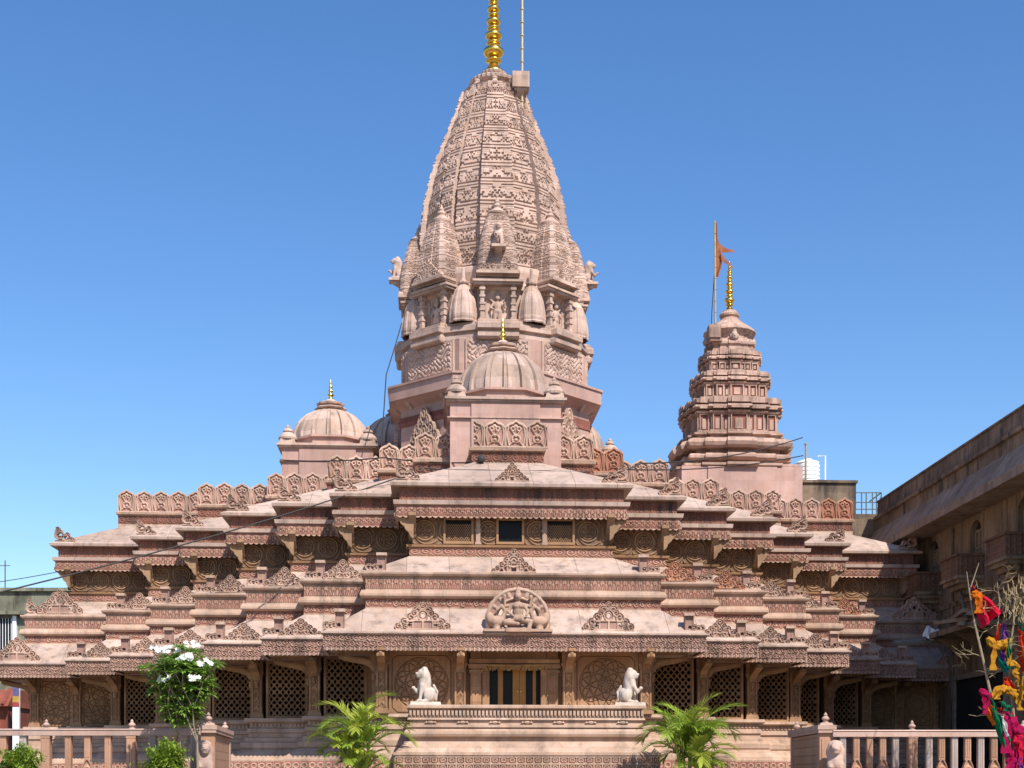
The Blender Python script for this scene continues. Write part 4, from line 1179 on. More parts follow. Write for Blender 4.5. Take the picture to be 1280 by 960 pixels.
mb = MB(); rsweep(mb, [(.98, 19.5), (1.05, 19.56), (1.05, 19.66), (.98, 19.70), (.98, 19.8), (1.06, 19.85), (1.06, 19.95), (.96, 20.0), (.92, 20.1), (.9, 20.12)]); mb.build("neck", M['side'], st)
mb = MB(); mb.lathe([(.86, 20.0), (.88, 20.25), (1.04, 20.42), (1.12, 20.50), (1.10, 20.58), (.95, 20.70), (.72, 20.86), (.52, 21.02), (.42, 21.10), (.36, 21.2), (.42, 21.28), (.43, 21.36), (.34, 21.44), (.30, 21.52)], seg=72, mod=lambda t: 1 + .012 * np.cos(t * 24)); mb.build("lotus_dome", M['side'], st)
for i in range(4):
    inst("carved_head", ME['head'], st, (.98 * math.sin(i * PI / 2), -.98 * math.cos(i * PI / 2), 19.98), i * PI / 2, .8)
mb = MB(); mb.lathe(finial_profile(.56), (0, 0, 21.5), 20, sx=.92, sy=.92); mb.build("golden_finial", M['gold'], st, smooth=True)
# flag and its pole
fx, fy, fz = tw(10.92 - .86, 20.45 - 1.05, 20.92)
fl = thing("side_flagpole", "thin ringed pole on a stone block atop the smaller tiered tower", "flagpole", (fx, fy, fz), TYAW)
mb = MB(); mb.box(-.30, .22, -.2, .4, .05, .62); mb.box(-.24, .3, -.12, .5, -.08, .06); mb.build("stone_block", M['side'], fl)
mb = MB(); mb.tube([(0, 0, .5), (-.02, 0, 5.25)], .045, 8)
for i in range(9): mb.lathe([(.045, -.02), (.065, 0), (.045, .02)], (0, 0, .7 + i * .5), 8)
mb.build("pole", M['galv'], fl)
mb = MB(); mb.tube([(-.05, -.02, 2.8), (-.16, -.02, 1.2), (-.2, -.05, .3)], .02, 5); mb.build("halyard", M['cable'], fl)
mb = MB()
# drooping pennant: a folded cloth wrapped along the pole with two flying tails
nz = 26; pts = np.zeros((9, nz, 3))
for j in range(nz):
    t = j / (nz - 1); z = 5.2 - 2.35 * t; wd = .05 + .25 * min(1, t * 1.35) * (1 - max(0, t - .74) * 2.9)
    for i in range(9):
        u = i / 8
        pts[i, j] = (.0 + wd * u, .10 * math.sin(u * 7 + t * 5) * u, z - .12 * u * t)
mb.grid(pts)
for (x0, z0, x1, z1, wd) in ((.12, 4.15, .86, 3.92, .17), (.15, 3.9, .78, 3.2, .15)):
    q = np.zeros((2, 10, 3))
    for j in range(10):
        t = j / 9
        for i in (0, 1): q[i, j] = (x0 + (x1 - x0) * t + (i - .5) * wd * .3 * (1 - t), .06 * math.sin(t * 6), z0 + (z1 - z0) * t - .07 * math.sin(t * PI) + (i - .5) * wd * 2 * (1 - t * .85))
    mb.grid(q)
fo = mb.build("pennant", M['saffron'])
sm = fo.modifiers.new("s", 'SOLIDIFY'); sm.thickness = .012
fo.location = (fx, fy, fz); fo.rotation_euler = (0, 0, TYAW)
tag(fo, "faded saffron pennant hanging limp with two tails from the thin pole", "flag")

# ------------------------------------------------------------------ white lions on the platform
for nm, label, lx, rz in (("seated_lion", "white stone lion on the platform corner nearer the white flowering tree, facing towards that tree", -2.80, PI + .12), ("seated_lion", "white stone lion on the platform corner nearer the votive tree, facing the brown building", 3.05, -.1)):
    t = thing(nm, label, "statue", tw(lx, -3.12, 3.556), TYAW + rz, "pair of white lions on the platform")
    mb = MB(); mb.box(-.44, .44, -.27, .27, 0, .09, .02, .02); mb.build("plinth_slab", M['white'], t)
    o = inst("lion_body", ME['lion_white'], t, (0, 0, .07), 0, (.86, .95, 1.04)); 
# ------------------------------------------------------------------ seated goddess relief on the edge of the porch roof
lr0 = [o for o in hall.children if o.name.startswith("lower_roof")][0]
def place_c(o, x, y, z): o.location = (x, y, z); return o
mb = MB()
def Fh(x, z):
    r = np.hypot(x, (z - .30) * .98); th = np.arctan2(z - .30, x)
    R0 = .98 + .035 * np.abs(np.sin(th * 9))
    return np.minimum(np.minimum(R0 - r, r - .62), z + .0)
def Hh(x, z):
    r = np.hypot(x, (z - .30) * .98); th = np.arctan2(z - .30, x)
    return np.maximum.reduce([bumpf(r - .93, .07), bumpf(r - .67, .05), bumpf(((th * 4.5 / PI * 2) % 1) - .5, .25) * (r > .72) * (r < .88) * .9, .15 + 0 * r])
cutout(mb, Fh, Hh, -1.06, 1.06, 0, 1.34, .018, .14, .06)
place_c(mb.build("halo_arch", M['carve'], lr0), .05, .16, 6.02)
god = s_union([s_ell((0, 0, .50), (.17, .13, .24)), s_ell((0, -.01, .68), (.20, .12, .12)), s_ell((-.075, -.1, .66), (.07, .06, .07)), s_ell((.075, -.1, .66), (.07, .06, .07)), s_ell((0, 0, .28), (.24, .19, .14)),
    s_cap((0, 0, .74), (0, 0, .86), .06, .06), s_ell((0, -.03, .95), (.105, .115, .135)), s_ell((0, -.14, .94), (.022, .03, .03)), s_cap((0, 0, 1.03), (0, .0, 1.22), .105, .045),
    s_cap((-.12, -.02, .24), (-.40, -.12, .16), .11, .085), s_cap((-.40, -.12, .16), (-.02, -.26, .10), .085, .06), s_cap((.12, -.02, .24), (.38, -.12, .18), .11, .085), s_cap((.38, -.12, .18), (.30, -.22, -.12), .08, .055),
    s_cap((-.19, 0, .70), (-.30, -.05, .48), .06, .045), s_cap((-.30, -.05, .48), (-.16, -.18, .36), .045, .038), s_cap((.19, 0, .70), (.30, -.05, .48), .06, .045), s_cap((.30, -.05, .48), (.24, -.2, .36), .045, .038),
    s_cap((-.17, .04, .72), (-.40, 0, .66), .055, .042), s_cap((-.40, 0, .66), (-.42, -.03, .92), .042, .035), s_cap((.17, .04, .72), (.38, 0, .66), .055, .042), s_cap((.38, 0, .66), (.40, -.03, .90), .042, .035), s_ell((-.42, -.03, .97), (.06, .05, .07)), s_ell((.40, -.03, .95), (.06, .05, .07))], .03)
o = surfnet(god, (-.56, -.34, -.22), (.56, .2, 1.32), .02).build("seated_goddess", M['stone'], lr0, True); place_c(o, .05, .06, 6.08)
for s in (-1, 1):
    sw = s_union([s_ell((0, 0, .22), (.26, .14, .17)), s_cap((-.16 * s, -.02, .28), (-.28 * s, -.04, .52), .10, .06), s_cap((-.28 * s, -.04, .52), (-.16 * s, -.05, .68), .06, .055), s_cap((-.16 * s, -.05, .68), (-.02 * s, -.06, .58), .055, .045), s_cap((-.02 * s, -.06, .58), (.02 * s, -.06, .48), .04, .02), s_ell((.2 * s, 0, .34), (.12, .1, .16)), s_ell((0.02, -.10, .22), (.18, .06, .11)), s_cap((0, 0, .05), (0, 0, -.02), .12)], .04)
    o = surfnet(sw, (-.46, -.26, -.06), (.46, .24, .82), .02).build("swan", M['stone'], lr0, True); place_c(o, .05 + s * .66, .06, 6.06)
mb = MB(); mb.box(-1.05, 1.05, -.12, .30, 5.96, 6.04); mb.box(-.38, .40, -.26, .0, 5.94, 6.06); place_c(mb.build("pedestal", M['stone'], lr0), .05, .0, 0)

# ------------------------------------------------------------------ railings and gate piers in front
def finial(mb, x, y, z, k=1.0):
    mb.lathe([(0, -.01), (.085 * k, 0), (.085 * k, .02 * k), (.045 * k, .035 * k), (.05 * k, .05 * k), (.085 * k, .085 * k), (.09 * k, .11 * k), (.055 * k, .15 * k), (.035 * k, .165 * k), (.045 * k, .19 * k), (.02 * k, .23 * k), (0, .25 * k)], (x, y, z), 14)
def cart_mesh(w, name, mat):
    def F(x, z):
        X = np.abs(x); top = .80 * np.clip(1 - (X / w) ** 1.5, 0, 1) ** .75
        return np.minimum(np.minimum(top - z, w - X), z + .01)
    def H(x, z):
        X = np.abs(x); top = .80 * np.clip(1 - (X / w) ** 1.5, 0, 1) ** .75
        e = top - z; r = np.hypot(x / w, (z - .30) / .42)
        return np.maximum.reduce([(e < .07) * 1.0, bumpf(r - .62, .12), bumpf(r - .2, .14) * .8, .1 + 0 * x])
    mb = MB(); cutout(mb, F, H, -w - .01, w + .01, -.01, .82, .015, .10, .05); return mb.mesh(name, mat)
ME['cart'] = cart_mesh(.235, "cartouche", M['railb'])
def post_mesh(w, z0, z1, name, mat, fl=True):
    mb = MB(); d = w
    mb.box(-w / 2, w / 2, -d / 2, d / 2, z0, z1)
    if fl:
        for x in (-w * .28, 0, w * .28): mb.box(x - w * .09, x + w * .09, -d / 2 - .012, -d / 2 + .01, z0 + .08, z1 - .10)
        mb.box(-w / 2 - .012, w / 2 + .012, -d / 2 - .012, d / 2 + .012, z1 - .07, z1 - .03)
    return mb.mesh(name, mat)
ME['thin'] = post_mesh(.15, 1.2, 2.58, "baluster", M['railc']); ME['thinb'] = post_mesh(.15, 1.2, 2.58, "baluster_b", M['railb'])
ME['apost'] = post_mesh(.15, 1.95, 2.58, "arch_post", M['railb']); ME['apostc'] = post_mesh(.145, 1.95, 2.58, "arch_post_c", M['rail'])
ME['main'] = post_mesh(.22, 1.2, 2.58, "main_post", M['railb'])
def railing(label, x0, x1, y, items, ztop, group=None):
    t = thing("stone_railing", label, "railing", (0, y, 0), 0)
    mb = MB(); mb.box(x0, x1, -.13, .13, ztop - .17, ztop - .03); mb.box(x0, x1, -.15, .15, ztop - .03, ztop, 0, .03)
    mb.build("top_rail", M['rail'], t)
    mb = MB(); mb.box(x0, x1, -.16, .16, 1.2, 1.32); mb.build("bottom_rail", M['rail'], t)
    for kind, x in items:
        if kind == 't': inst("baluster", ME['thin'], t, (x, 0, 0))
        elif kind == 'b': inst("baluster", ME['thinb'], t, (x, 0, 0))
        elif kind == 'a':
            p = inst("arched_baluster", ME['apost'], t, (x, 0, 0)); inst("cartouche", ME['cart'], p, (0, -.06, 1.22))
        elif kind == 'm':
            p = inst("main_post", ME['main'], t, (x, 0, 0)); inst("cartouche", ME['cart'], p, (0, -.05, 1.22))
            mb = MB(); finial(mb, 0, 0, ztop - .005)
            q = mb.build("post_finial", M['rail'], p)
    return t
railing("pale stone railing with wide spaced balusters, beside the white flowering tree", -15.2, -7.76, 36.0,
        [('m', -11.64), ('b', -11.08), ('a', -10.6), ('b', -10.09), ('m', -9.5), ('t', -8.97), ('a', -8.45), ('t', -7.95), ('t', -12.2), ('a', -12.7), ('t', -13.2), ('m', -13.75)], 2.74)
railing("pale stone railing with closely set balusters, beside the cloth-covered votive tree", 8.0, 15.0, 36.0,
        [('t', 8.26), ('a', 8.60), ('b', 8.93), ('a', 9.26), ('t', 9.58), ('m', 10.0), ('t', 10.42), ('a', 10.73), ('t', 11.05), ('a', 11.38), ('t', 11.71), ('a', 12.04), ('b', 12.36), ('m', 12.78), ('t', 13.2), ('a', 13.5), ('t', 13.8)], 2.71)
def gate_pier(label, x, y, x2, y2):
    t = thing("gate_pier", label, "gate pier", (x, y, 0), math.atan2(-(x2 - x), y2 - y), "pair of gate piers before the platform")
    L = math.hypot(x2 - x, y2 - y)
    mb = MB(); mb.box(-.14, .14, .30, L, 1.2, 2.62); mb.build("wing_wall", M['brick'], t)
    mb = MB(); mb.box(-.17, .17, -.02, .30, 1.2, 2.64); mb.box(-.12, .12, -.04, .1, 1.35, 2.5); p = mb.build("pier_shaft", M['railb'], t)
    mb = MB(); mb.box(-.16, .16, L - .35, L, 1.2, 2.63); mb.build("end_post", M['rail'], t)
    mb = MB(); mb.box(-.21, .21, -.10, L + .05, 2.64, 2.72); mb.box(-.23, .23, -.12, L + .07, 2.72, 2.83); mb.build("coping", M['rail'], t)
    mb = MB(); mb.box(-.17, .17, -.05, .3, 2.83, 2.89, .03, .03); finial(mb, 0, .12, 2.885, 1.1); mb.build("finial", M['rail'], t)
    mb = MB(); finial(mb, 0, L - .15, 2.83, 1.1); mb.build("finial", M['rail'], t)
gate_pier("pale block gate pier and wing wall near the white flowering tree", -7.60, 36.0, -8.2, 41.2)
gate_pier("pale block gate pier and wing wall near the cloth-covered votive tree", 7.86, 36.0, 8.05, 40.8)
for lab, x, rz in (("pink stone lion seated against the gate pier by the flowering tree", -7.58, -PI / 2 + .25), ("pink stone lion seated against the gate pier by the close-set railing", 7.98, -PI / 2 - .2)):
    t = thing("gate_lion", lab, "statue", (x, 35.52, 1.2), rz, "pair of pink lions at the gate")
    mb = MB(); mb.box(-.42, .42, -.26, .26, 0, .12, .02, .02); mb.build("plinth_slab", M['rail'], t)
    inst("lion_body", ME['lion_rail'], t, (-.03, 0, .11), 0, 1.16)

# ------------------------------------------------------------------ building along the temple, in shade
bl = thing("balconied_building", "long brown plastered building with arched windows, carved balconies and a stained parapet", "building", (19.5 - .0333 * 30, 30.0, 0), math.atan(.0333))
mb = MB(); mb.box(.30, 9, -9, 38, 0, 11.5); mb.box(0, .31, -9, 38, 0, 8.0); mb.box(0, .31, -9, 14, 8.0, 11.5)
for y0, y1, z0, z1 in ((22.6, 27.5, 1.2, 5.2),): pass
wb = mb.build("wall", M['grey_b'], bl)
WY = [15.4, 20.1, 24.9, 29.8, 34.6]
def Fw(x, z):
    v = np.minimum(np.minimum(x + 38, -14 - x), np.minimum(z - 8.0, 11.5 - z)) 
    for y in WY:
        X = np.abs(x + y)
        hole = np.where(z < 10.75, np.minimum(.62 - X, np.minimum(z - 9.15, 2.0)), .62 - np.hypot(X, (z - 10.75) * 1.15))
        v = np.minimum(v, -hole)
    return v
mb = MB(); cutout(mb, Fw, None, -38.02, -13.98, 7.98, 11.52, .05, .30, 0)
o = mb.build("upper_wall", M['grey_b'], bl); o.rotation_euler = (0, 0, -PI / 2)
for y in WY:
    mb = MB(); mb.box(.22, .26, y - .66, y + .66, 9.1, 11.35)
    w = mb.build("arched_window", M['dark'], bl)
    mb = MB()
    for a, b_, c, d in ((-.60, -.50, 9.15, 10.95), (.30, .42, 9.15, 10.95), (-.10, 0.0, 9.15, 10.95), (-.6, .42, 10.85, 10.95), (-.6, .42, 10.2, 10.28)): mb.box(.12, .22, y + a, y + b_, c, d)
    mb.build("window_frame", M['wood'], w)
    mb = MB(); mb.box(.19, .20, y - .5, y + .3, 9.2, 10.85); mb.build("curtain", M['garland'], w)
    mb = MB(); mb.box(-1.05, 0, y - 1.0, y + 1.0, 8.95, 9.07); mb.box(-.95, 0, y - .9, y + .9, 8.80, 8.96); mb.box(-.75, 0, y - .7, y + .7, 8.62, 8.81); mb.box(-.5, 0, y - .5, y + .5, 8.42, 8.63)
    b_ = mb.build("balcony", M['grey_b'], bl)
    mb = MB(); lat = lambda u, v: np.maximum(bumpf(((u / .2) % 1) - .5, .2), bumpf(((v / .2) % 1) - .5, .2))
    strip(mb, (-1.0, y + .95, 0), (0, -1, 0), 1.9, 9.80, 9.07, lat, .03, .03, (-1, 0, 0), back=.08)
    strip(mb, (-1.0, y - .95, 0), (1, 0, 0), 1.0, 9.80, 9.07, lat, .03, .03, (0, -1, 0), back=.08)
    strip(mb, (0, y + .95, 0), (-1, 0, 0), 1.0, 9.80, 9.07, lat, .03, .03, (0, 1, 0), back=.08)
    mb.build("balcony_panel", M['balc'], b_)
    mb = MB(); mb.box(-1.08, -.90, y - 1.02, y + 1.02, 9.80, 9.88); mb.box(-.9, 0, y - 1.02, y - .9, 9.80, 9.88); mb.box(-.9, 0, y + .9, y + 1.02, 9.80, 9.88); mb.build("handrail", M['balc'], b_)
for y in (17.8, 27.3, 36.9):
    mb = MB(); mb.tube([(-.08, y, 11.4), (-.08, y, 1.2)], .055, 7)
    for z in (10.2, 7.6, 5, 2.5): mb.box(-.15, 0, y - .08, y + .08, z, z + .06)
    mb.build("downpipe", M['parap_b'], bl)
mb = MB(); mb.box(-.06, .0, -9, 38, 8.28, 8.38); mb.box(-.09, 0, -9, 38, 8.38, 8.44); mb.build("string_course", M['grey_b'], bl)
mb = MB(); mb.prism([(9, 11.5), (-1.2, 11.5), (-1.2, 11.82), (-1.14, 11.84), (-.52, 12.82), (9, 12.82)], 'y', -9, 39.5); mb.build("sloping_eave", M['fascia_b'], bl)
mb = MB(); mb.prism([(9, 12.80), (-.50, 12.80), (-.50, 13.28), (-.64, 13.30), (-.64, 13.44), (-.46, 13.46), (-.44, 14.10), (-.50, 14.11), (-.50, 14.18), (9, 14.18)], 'y', -9, 36.4); mb.build("parapet", M['parap_b'], bl)
mb = MB(); mb.box(.9, 9, 3.2, 15.6, 14.1, 20.2); us = mb.build("sun_block", M['grey_b'], bl)  # unseen block added to cast shade on the hall's right end
mb = MB(); mb.box(.7, 9.2, 3.0, 15.8, 20.2, 20.4); mb.build("roof_slab", M['parap_b'], us)  # top slab of the added, unseen sun block
mb = MB(); mb.box(-2.2, .3, 36.6, 44, 12.0, 13.4); mb.box(-1.6, .3, 37.5, 44, 13.4, 13.8); mb.build("landing_slab", M['parap_b'], bl)
mb = MB(); mb.box(-.02, .0, 21.8, 27.0, 1.2, 5.3); dw = mb.build("shade_sheet", M['dark'], bl)  # thin black sheet; the gap's deep shade is put into its colour
mb = MB(); mb.box(-.12, .05, 21.6, 21.8, 1.2, 5.4); mb.box(-.12, .05, 27.0, 27.2, 1.2, 5.4); mb.box(-.14, .05, 21.6, 27.2, 5.3, 5.5); mb.build("shade_sheet_edging", M['wood'], dw)  # wooden edging round the painted shade
mb = MB(); mb.box(-1.5, 0, 20.6, 26.2, 6.85, 7.05); 
for y in (21, 23.4, 25.8): mb.prism([(0, 6.85), (-1.3, 6.85), (0, 6.0)], 'y', y - .08, y + .08)
mb.build("ledge_shelf", M['grey_b'], bl)
def bw_(x, y, z):
    a = math.atan(.0333); return (19.5 - .999 + x * math.cos(a) - y * math.sin(a), 30 + x * math.sin(a) + y * math.cos(a), z)
# timber stacked on the shelf
rt = np.random.default_rng(4)
for i in range(11):
    mb = MB(); L = 2.4 + 1.8 * rt.random(); row = i // 4
    mb.box(-.10, .10, -L / 2, L / 2, -.07, .07)
    o = mb.build("timber_baulk", M['wood']); o.location = bw_(-1.25 + .32 * (i % 4) + .12 * (row % 2), 23.1 + .5 * rt.standard_normal() * .5, 7.13 + .17 * row + .0)
    o.rotation_euler = (.05 * rt.standard_normal(), .1 * rt.standard_normal(), math.atan(.0333) + .18 * rt.standard_normal())
    tag(o, "dark weathered timber baulk in the untidy pile beside the brown building", "timber", "timber baulks piled by the building")
mb = MB(); mb.tube([(-.08, 26.6, 9.5), (-1.15, 22.6, 7.1)], .05, 6); o = mb.build("leaning_pipe", M['steel']); o.location = (18.5, 30, 0); o.rotation_euler = (0, 0, math.atan(.0333))
tag(o, "dark steel pipe leaning from the timber shelf against the brown building", "pipe")
mb = MB(); mb.box(-1.62, 1.62, -.20, .20, -.06, .06); o = mb.build("loose_plank", M['plank']); o.location = (16.55, 56.3, 6.86); o.rotation_euler = (.32, -.075, .05)
tag(o, "long grey board lying loose across the lower eave in the shade", "plank")
mb = MB(); q = np.zeros((6, 6, 3))
for i in range(6):
    for j in range(6): q[i, j] = (i * .12, .06 * math.sin(i * 2 + j), j * .09 + .05 * math.sin(i * 1.7))
mb.grid(q); o = mb.build("crumpled_paper", M['paper']); o.location = (15.9, 55.75, 6.93); o.rotation_euler = (0, .3, .1)
sm = o.modifiers.new("s", 'SOLIDIFY'); sm.thickness = .01
tag(o, "crumpled white paper caught beside the loose grey board", "paper")

# ------------------------------------------------------------------ roof room, water tank, pipes, steel railing
rr = thing("roof_room", "low dark grey flat-roofed room behind the temple parapet, below the white tank", "room", (14.42, 68.2, 0), TYAW)
mb = MB(); mb.box(-1.3, 1.3, -2.0, 3.5, 1.2, 15.0); mb.build("wall", M['parap_b'], rr)
mb = MB(); mb.box(-1.42, 1.36, -2.1, 3.6, 15.0, 15.12); mb.build("roof_slab", M['parap_b'], rr)
tk = thing("water_tank", "white ribbed plastic water tank on the grey roof room", "water tank", (14.0, 68.3, 15.12), 0)
pr = [(.0, 0), (.60, 0)]
for i in range(6): pr += [(.60, .04 + i * .19), (.60, .15 + i * .19), (.57, .165 + i * .19), (.57, .2 + i * .19)]
pr += [(.60, 1.2), (.56, 1.26), (.30, 1.36), (.0, 1.38)]
mb = MB(); mb.lathe(pr, seg=36); mb.build("tank_body", M['tank'], tk)
mb = MB(); mb.lathe([(.22, 1.34), (.22, 1.42), (0, 1.44)], seg=20); mb.build("tank_lid", M['tank'], tk)
mb = MB(); mb.tube([(0, 0, 15.1), (0, 0, 17.05)], .05, 6); mb.lathe([(0, 0), (.08, 0), (.08, .06), (0, .06)], (0, 0, 17.03), 8); o = mb.build("standpipe", M['galv']); o.location = (13.75, 67.4, 0)
tag(o, "taller thin pale pipe standing right in front of the white tank", "pipe")
mb = MB(); mb.tube([(0, 0, 15.1), (0, 0, 16.6), (-.3, .2, 16.62)], .035, 6); o = mb.build("vent_pipe", M['tank']); o.location = (14.75, 67.8, 0)
tag(o, "short thin white pipe with a bent top beside the white tank", "pipe")
fr = thing("steel_railing", "dark steel tube railing on the concrete landing beyond the temple parapet", "railing", (17.0, 69.6, 13.8), 0)
for z in (.3, .62, .95, 1.42): 
    mb = MB(); mb.tube([(-.6, 0, z), (.85, 0, z)], .028, 6); mb.build("rail", M['steel'], fr)
for x in (-.6, -.1, .12, .42, .62, .85):
    mb = MB(); mb.tube([(x, 0, -.1), (x, 0, 1.44)], .03, 6); mb.build("upright", M['steel'], fr)
mb = MB(); mb.tube([(.85, 0, 1.42), (.85, 2.5, 1.42)], .03, 6); mb.tube([(.55, .0, .2), (.85, 0, 1.3)], .025, 6); mb.build("brace", M['steel'], fr)

# ------------------------------------------------------------------ buildings beyond the other end of the hall
cb_ = thing("concrete_building", "weathered grey green concrete building with a barred window behind the hall", "building", (-32, 85, 0), 0)
mb = MB(); mb.box(-12, 6.6, 0, 12, 0, 12.55); w_ = mb.build("wall", M['concrete'], cb_)
mb = MB(); mb.box(-12.3, 6.8, -.5, .0, 11.0, 11.2); mb.box(-12.2, 6.75, -.2, 0, 12.4, 12.6); mb.build("floor_band", M['concrete'], cb_)
for x in (-5.2, -1.2, 2.1):
    mb = MB(); mb.box(x - .5, x + .65, -.02, .02, 9.0, 10.8); wi = mb.build("window", M['glass'], cb_)
    mb = MB()
    for q in (-.5, .6): mb.box(x + q - .12, x + q + .1, -.2, 0, 8.8, 10.95)
    for i in range(5): mb.box(x - .32 + i * .17, x - .29 + i * .17, -.1, -.06, 9.0, 10.8)
    mb.build("window_frame", M['tank'], wi)
mb = MB(); mb.tube([(1.9, .5, 12.5), (1.9, .5, 14.3)], .04, 5); mb.tube([(1.6, .5, 14.0), (2.2, .5, 14.0)], .025, 5); mb.build("aerial", M['steel'], cb_)
rb_ = thing("red_building", "small red painted building with a tiled eave glimpsed past the hall end", "building", (-26.5, 70, 0), 0)
mb = MB(); mb.box(-8, 2.05, 0, 6, 0, 5.3); mb.build("wall", M['redbuild'], rb_)
mb = MB(); mb.prism([(-.5, 4.9), (.6, 5.75), (6, 5.9), (6, 4.9)], 'x', -8.2, 2.15); mb.build("tiled_eave", M['redbuild'], rb_)
mb = MB()
for i in range(16): mb.tube([(-8 + i * .66, -.5, 4.96), (-8 + i * .66, .6, 5.8)], .09, 5)
mb.build("tile_course", M['redbuild'], rb_)
pp_ = thing("poster_post", "white post hung with a bright purple and yellow poster beside the red building", "post", (-23.75, 69, 0), 0)
mb = MB(); mb.box(-.15, .15, -.1, .1, 0, 5.9); mb.build("post", M['tank'], pp_)
for z0, z1, c in ((5.35, 5.9, (.10, .09, .2)), (5.05, 5.35, (.4, .25, .05)), (4.85, 5.05, (.3, .04, .04))):
    mb = MB(); mb.box(-.14, .17, -.13, -.105, z0, z1); mb.build("poster_panel", plain("poster_paint", c, var=.3, scale=5), pp_)

# ------------------------------------------------------------------ cables
def cable(label, pts, sag, r=.022):
    P = []
    for a, b in zip(pts[:-1], pts[1:]):
        a, b = Vector(a), Vector(b)
        for i in range(12): 
            t = i / 12; p = a.lerp(b, t); p.z -= 4 * sag * t * (1 - t); P.append(p)
    P.append(Vector(pts[-1])); mb = MB(); mb.tube(P, r, 6); o = mb.build("cable", M['cable'])
    return tag(o, label, "cable")
cable("long black cable rising from the concrete building across the stepped eaves", [(-14.9, 40, 6.5), (-3.81, 49, 11.72)], .18, .026)
cable("black cable looping down from the small dome towards the porch roof", [(-9.02, 56, 13.83), (-4.62, 51.6, 12.95), (-.83, 49.0, 12.22)], .08, .025)
cable("black cable lying along the upper part of the porch roof", [(-2.9, 47.6, 11.72), (-1.0, 47.62, 11.66), (1.1, 47.75, 11.66), (2.6, 47.8, 11.64)], .02, .028)
cable("thicker black cable lying near the lip of the porch roof", [(-2.7, 46.9, 11.36), (-.9, 47.0, 11.34), (1.2, 47.1, 11.32), (2.9, 47.3, 11.34)], .03, .032)
cable("black cable hanging down the shaded flank of the tall tower", [(-4.35, 56.8, 19.4), (-4.83, 55.3, 16.96), (-5.0, 54.8, 13.6)], .03, .024)
cable("upper of two black cables crossing the foot of the side tower", [(1.33, 48.2, 11.55), (4.5, 50, 12.4), (11.9, 59.0, 15.4)], .25, .024)
cable("lower of two black cables crossing the foot of the side tower", [(3.6, 50, 12.2), (12.0, 59.4, 14.75)], .22, .024)
cable("thin dark wire running past the roof of the concrete building", [(-24, 60, 9.3), (-18.2, 62, 10.6)], .1, .018)
lamp = MB(); lamp.lathe([(0, -.12), (.11, -.12), (.13, .05), (.09, .10), (0, .12)], seg=16); lamp.xf(Matrix.Rotation(rad(90), 4, 'X')); o = lamp.build("drain_spout", M['cable']); o.location = tw(-.9, 4.55, 12.22)
tag(o, "round black spout poking out above the porch roof under the parapet", "spout")

# ------------------------------------------------------------------ plants
def leaf_quads(mb, base, d, L, w, droop=.3, up=(0, 0, 1), seg=3, fold=.25):
    d = Vector(d).normalized(); sdv = d.cross(Vector(up))
    if sdv.length < 1e-3: sdv = Vector((1, 0, 0))
    sdv.normalize(); n = sdv.cross(d)
    pts = np.zeros((3, seg + 1, 3))
    for k in range(seg + 1):
        t = k / seg; c = Vector(base) + d * L * t - Vector((0, 0, 1)) * droop * L * t * t
        ww = w * .5 * (math.sin(PI * min(1, t * .86 + .10)) ** .8) * (0.12 if k == seg else 1)
        pts[0, k] = c - sdv * ww + n * ww * fold; pts[1, k] = c; pts[2, k] = c + sdv * ww + n * ww * fold
    mb.grid(pts)
def frond(L, az, el, bend, rr):
    """one feather leaf from the origin"""
    mb = MB(); n = 16; P = [Vector((0, 0, 0))]; e = el
    st_ = L / n
    for i in range(n):
        e -= bend * (i / n) ** .8 / n * 1.6
        P.append(P[-1] + Vector((math.cos(az) * math.cos(e), math.sin(az) * math.cos(e), math.sin(e))) * st_)
    mb.tube(P, list(np.linspace(.026, .006, n + 1)), 5)
    m = 27
    for i in range(m):
        t = .20 + .80 * i / (m - 1); k = min(n - 1, int(t * n)); f = t * n - k
        p = P[k].lerp(P[k + 1], f); d = (P[k + 1] - P[k]).normalized()
        side = d.cross(Vector((0, 0, 1)))
        if side.length < .05: side = Vector((-math.sin(az), math.cos(az), 0))
        side.normalize(); upv = side.cross(d).normalized()
        ll = L * .36 * (math.sin(PI * (t * .78 + .12)) ** .6) * (.85 + .3 * rr.random())
        for sd in (-1, 1):
            if rr.random() < .06: continue
            dd = side * sd * (1 - .35 * t) + d * (.75 + .5 * t) + upv * (.30 + .12 * rr.standard_normal())
            leaf_quads(mb, p, dd, ll, .034, .10 + .22 * rr.random(), upv, 4, .35)
    return mb
def palm(label, loc, specs, seed):
    rr = np.random.default_rng(seed)
    t = thing("areca_palm", label, "palm", loc, 0)
    for (ox, oy, oz, nf, L0) in specs:
        ox, oz, L0 = ox * .8, oz + .22, L0 * .80
        mb = MB(); mb.tube([(ox * .3, oy * .3, 0), (ox * .8, oy * .8, oz * .6), (ox, oy, oz)], [.06, .05, .035], 7); mb.build("stem", M['leaf'], t)
        for i in range(nf):
            az = 2.4 * i + rr.random() * .6; el = rad(86 - 50 * (i / max(1, nf - 1)) - 10 * rr.random())
            f = frond(L0 * (.75 + .4 * rr.random()), az, el, rad(70 + 55 * rr.random()), rr)
            f.xf(Matrix.Translation((ox, oy, oz))).build("frond", M['leaf'] if rr.random() < .62 else M['leafy'], t)
palm("feather palm beside the platform, on the side of the white flowering tree", (-4.15, 38.6, 1.2), [(0, 0, 1.15, 10, 1.9), (-.45, .2, .75, 8, 1.6), (.4, -.2, .85, 8, 1.65), (-.1, -.3, .35, 8, 1.45), (.25, .25, .2, 7, 1.35)], 3)
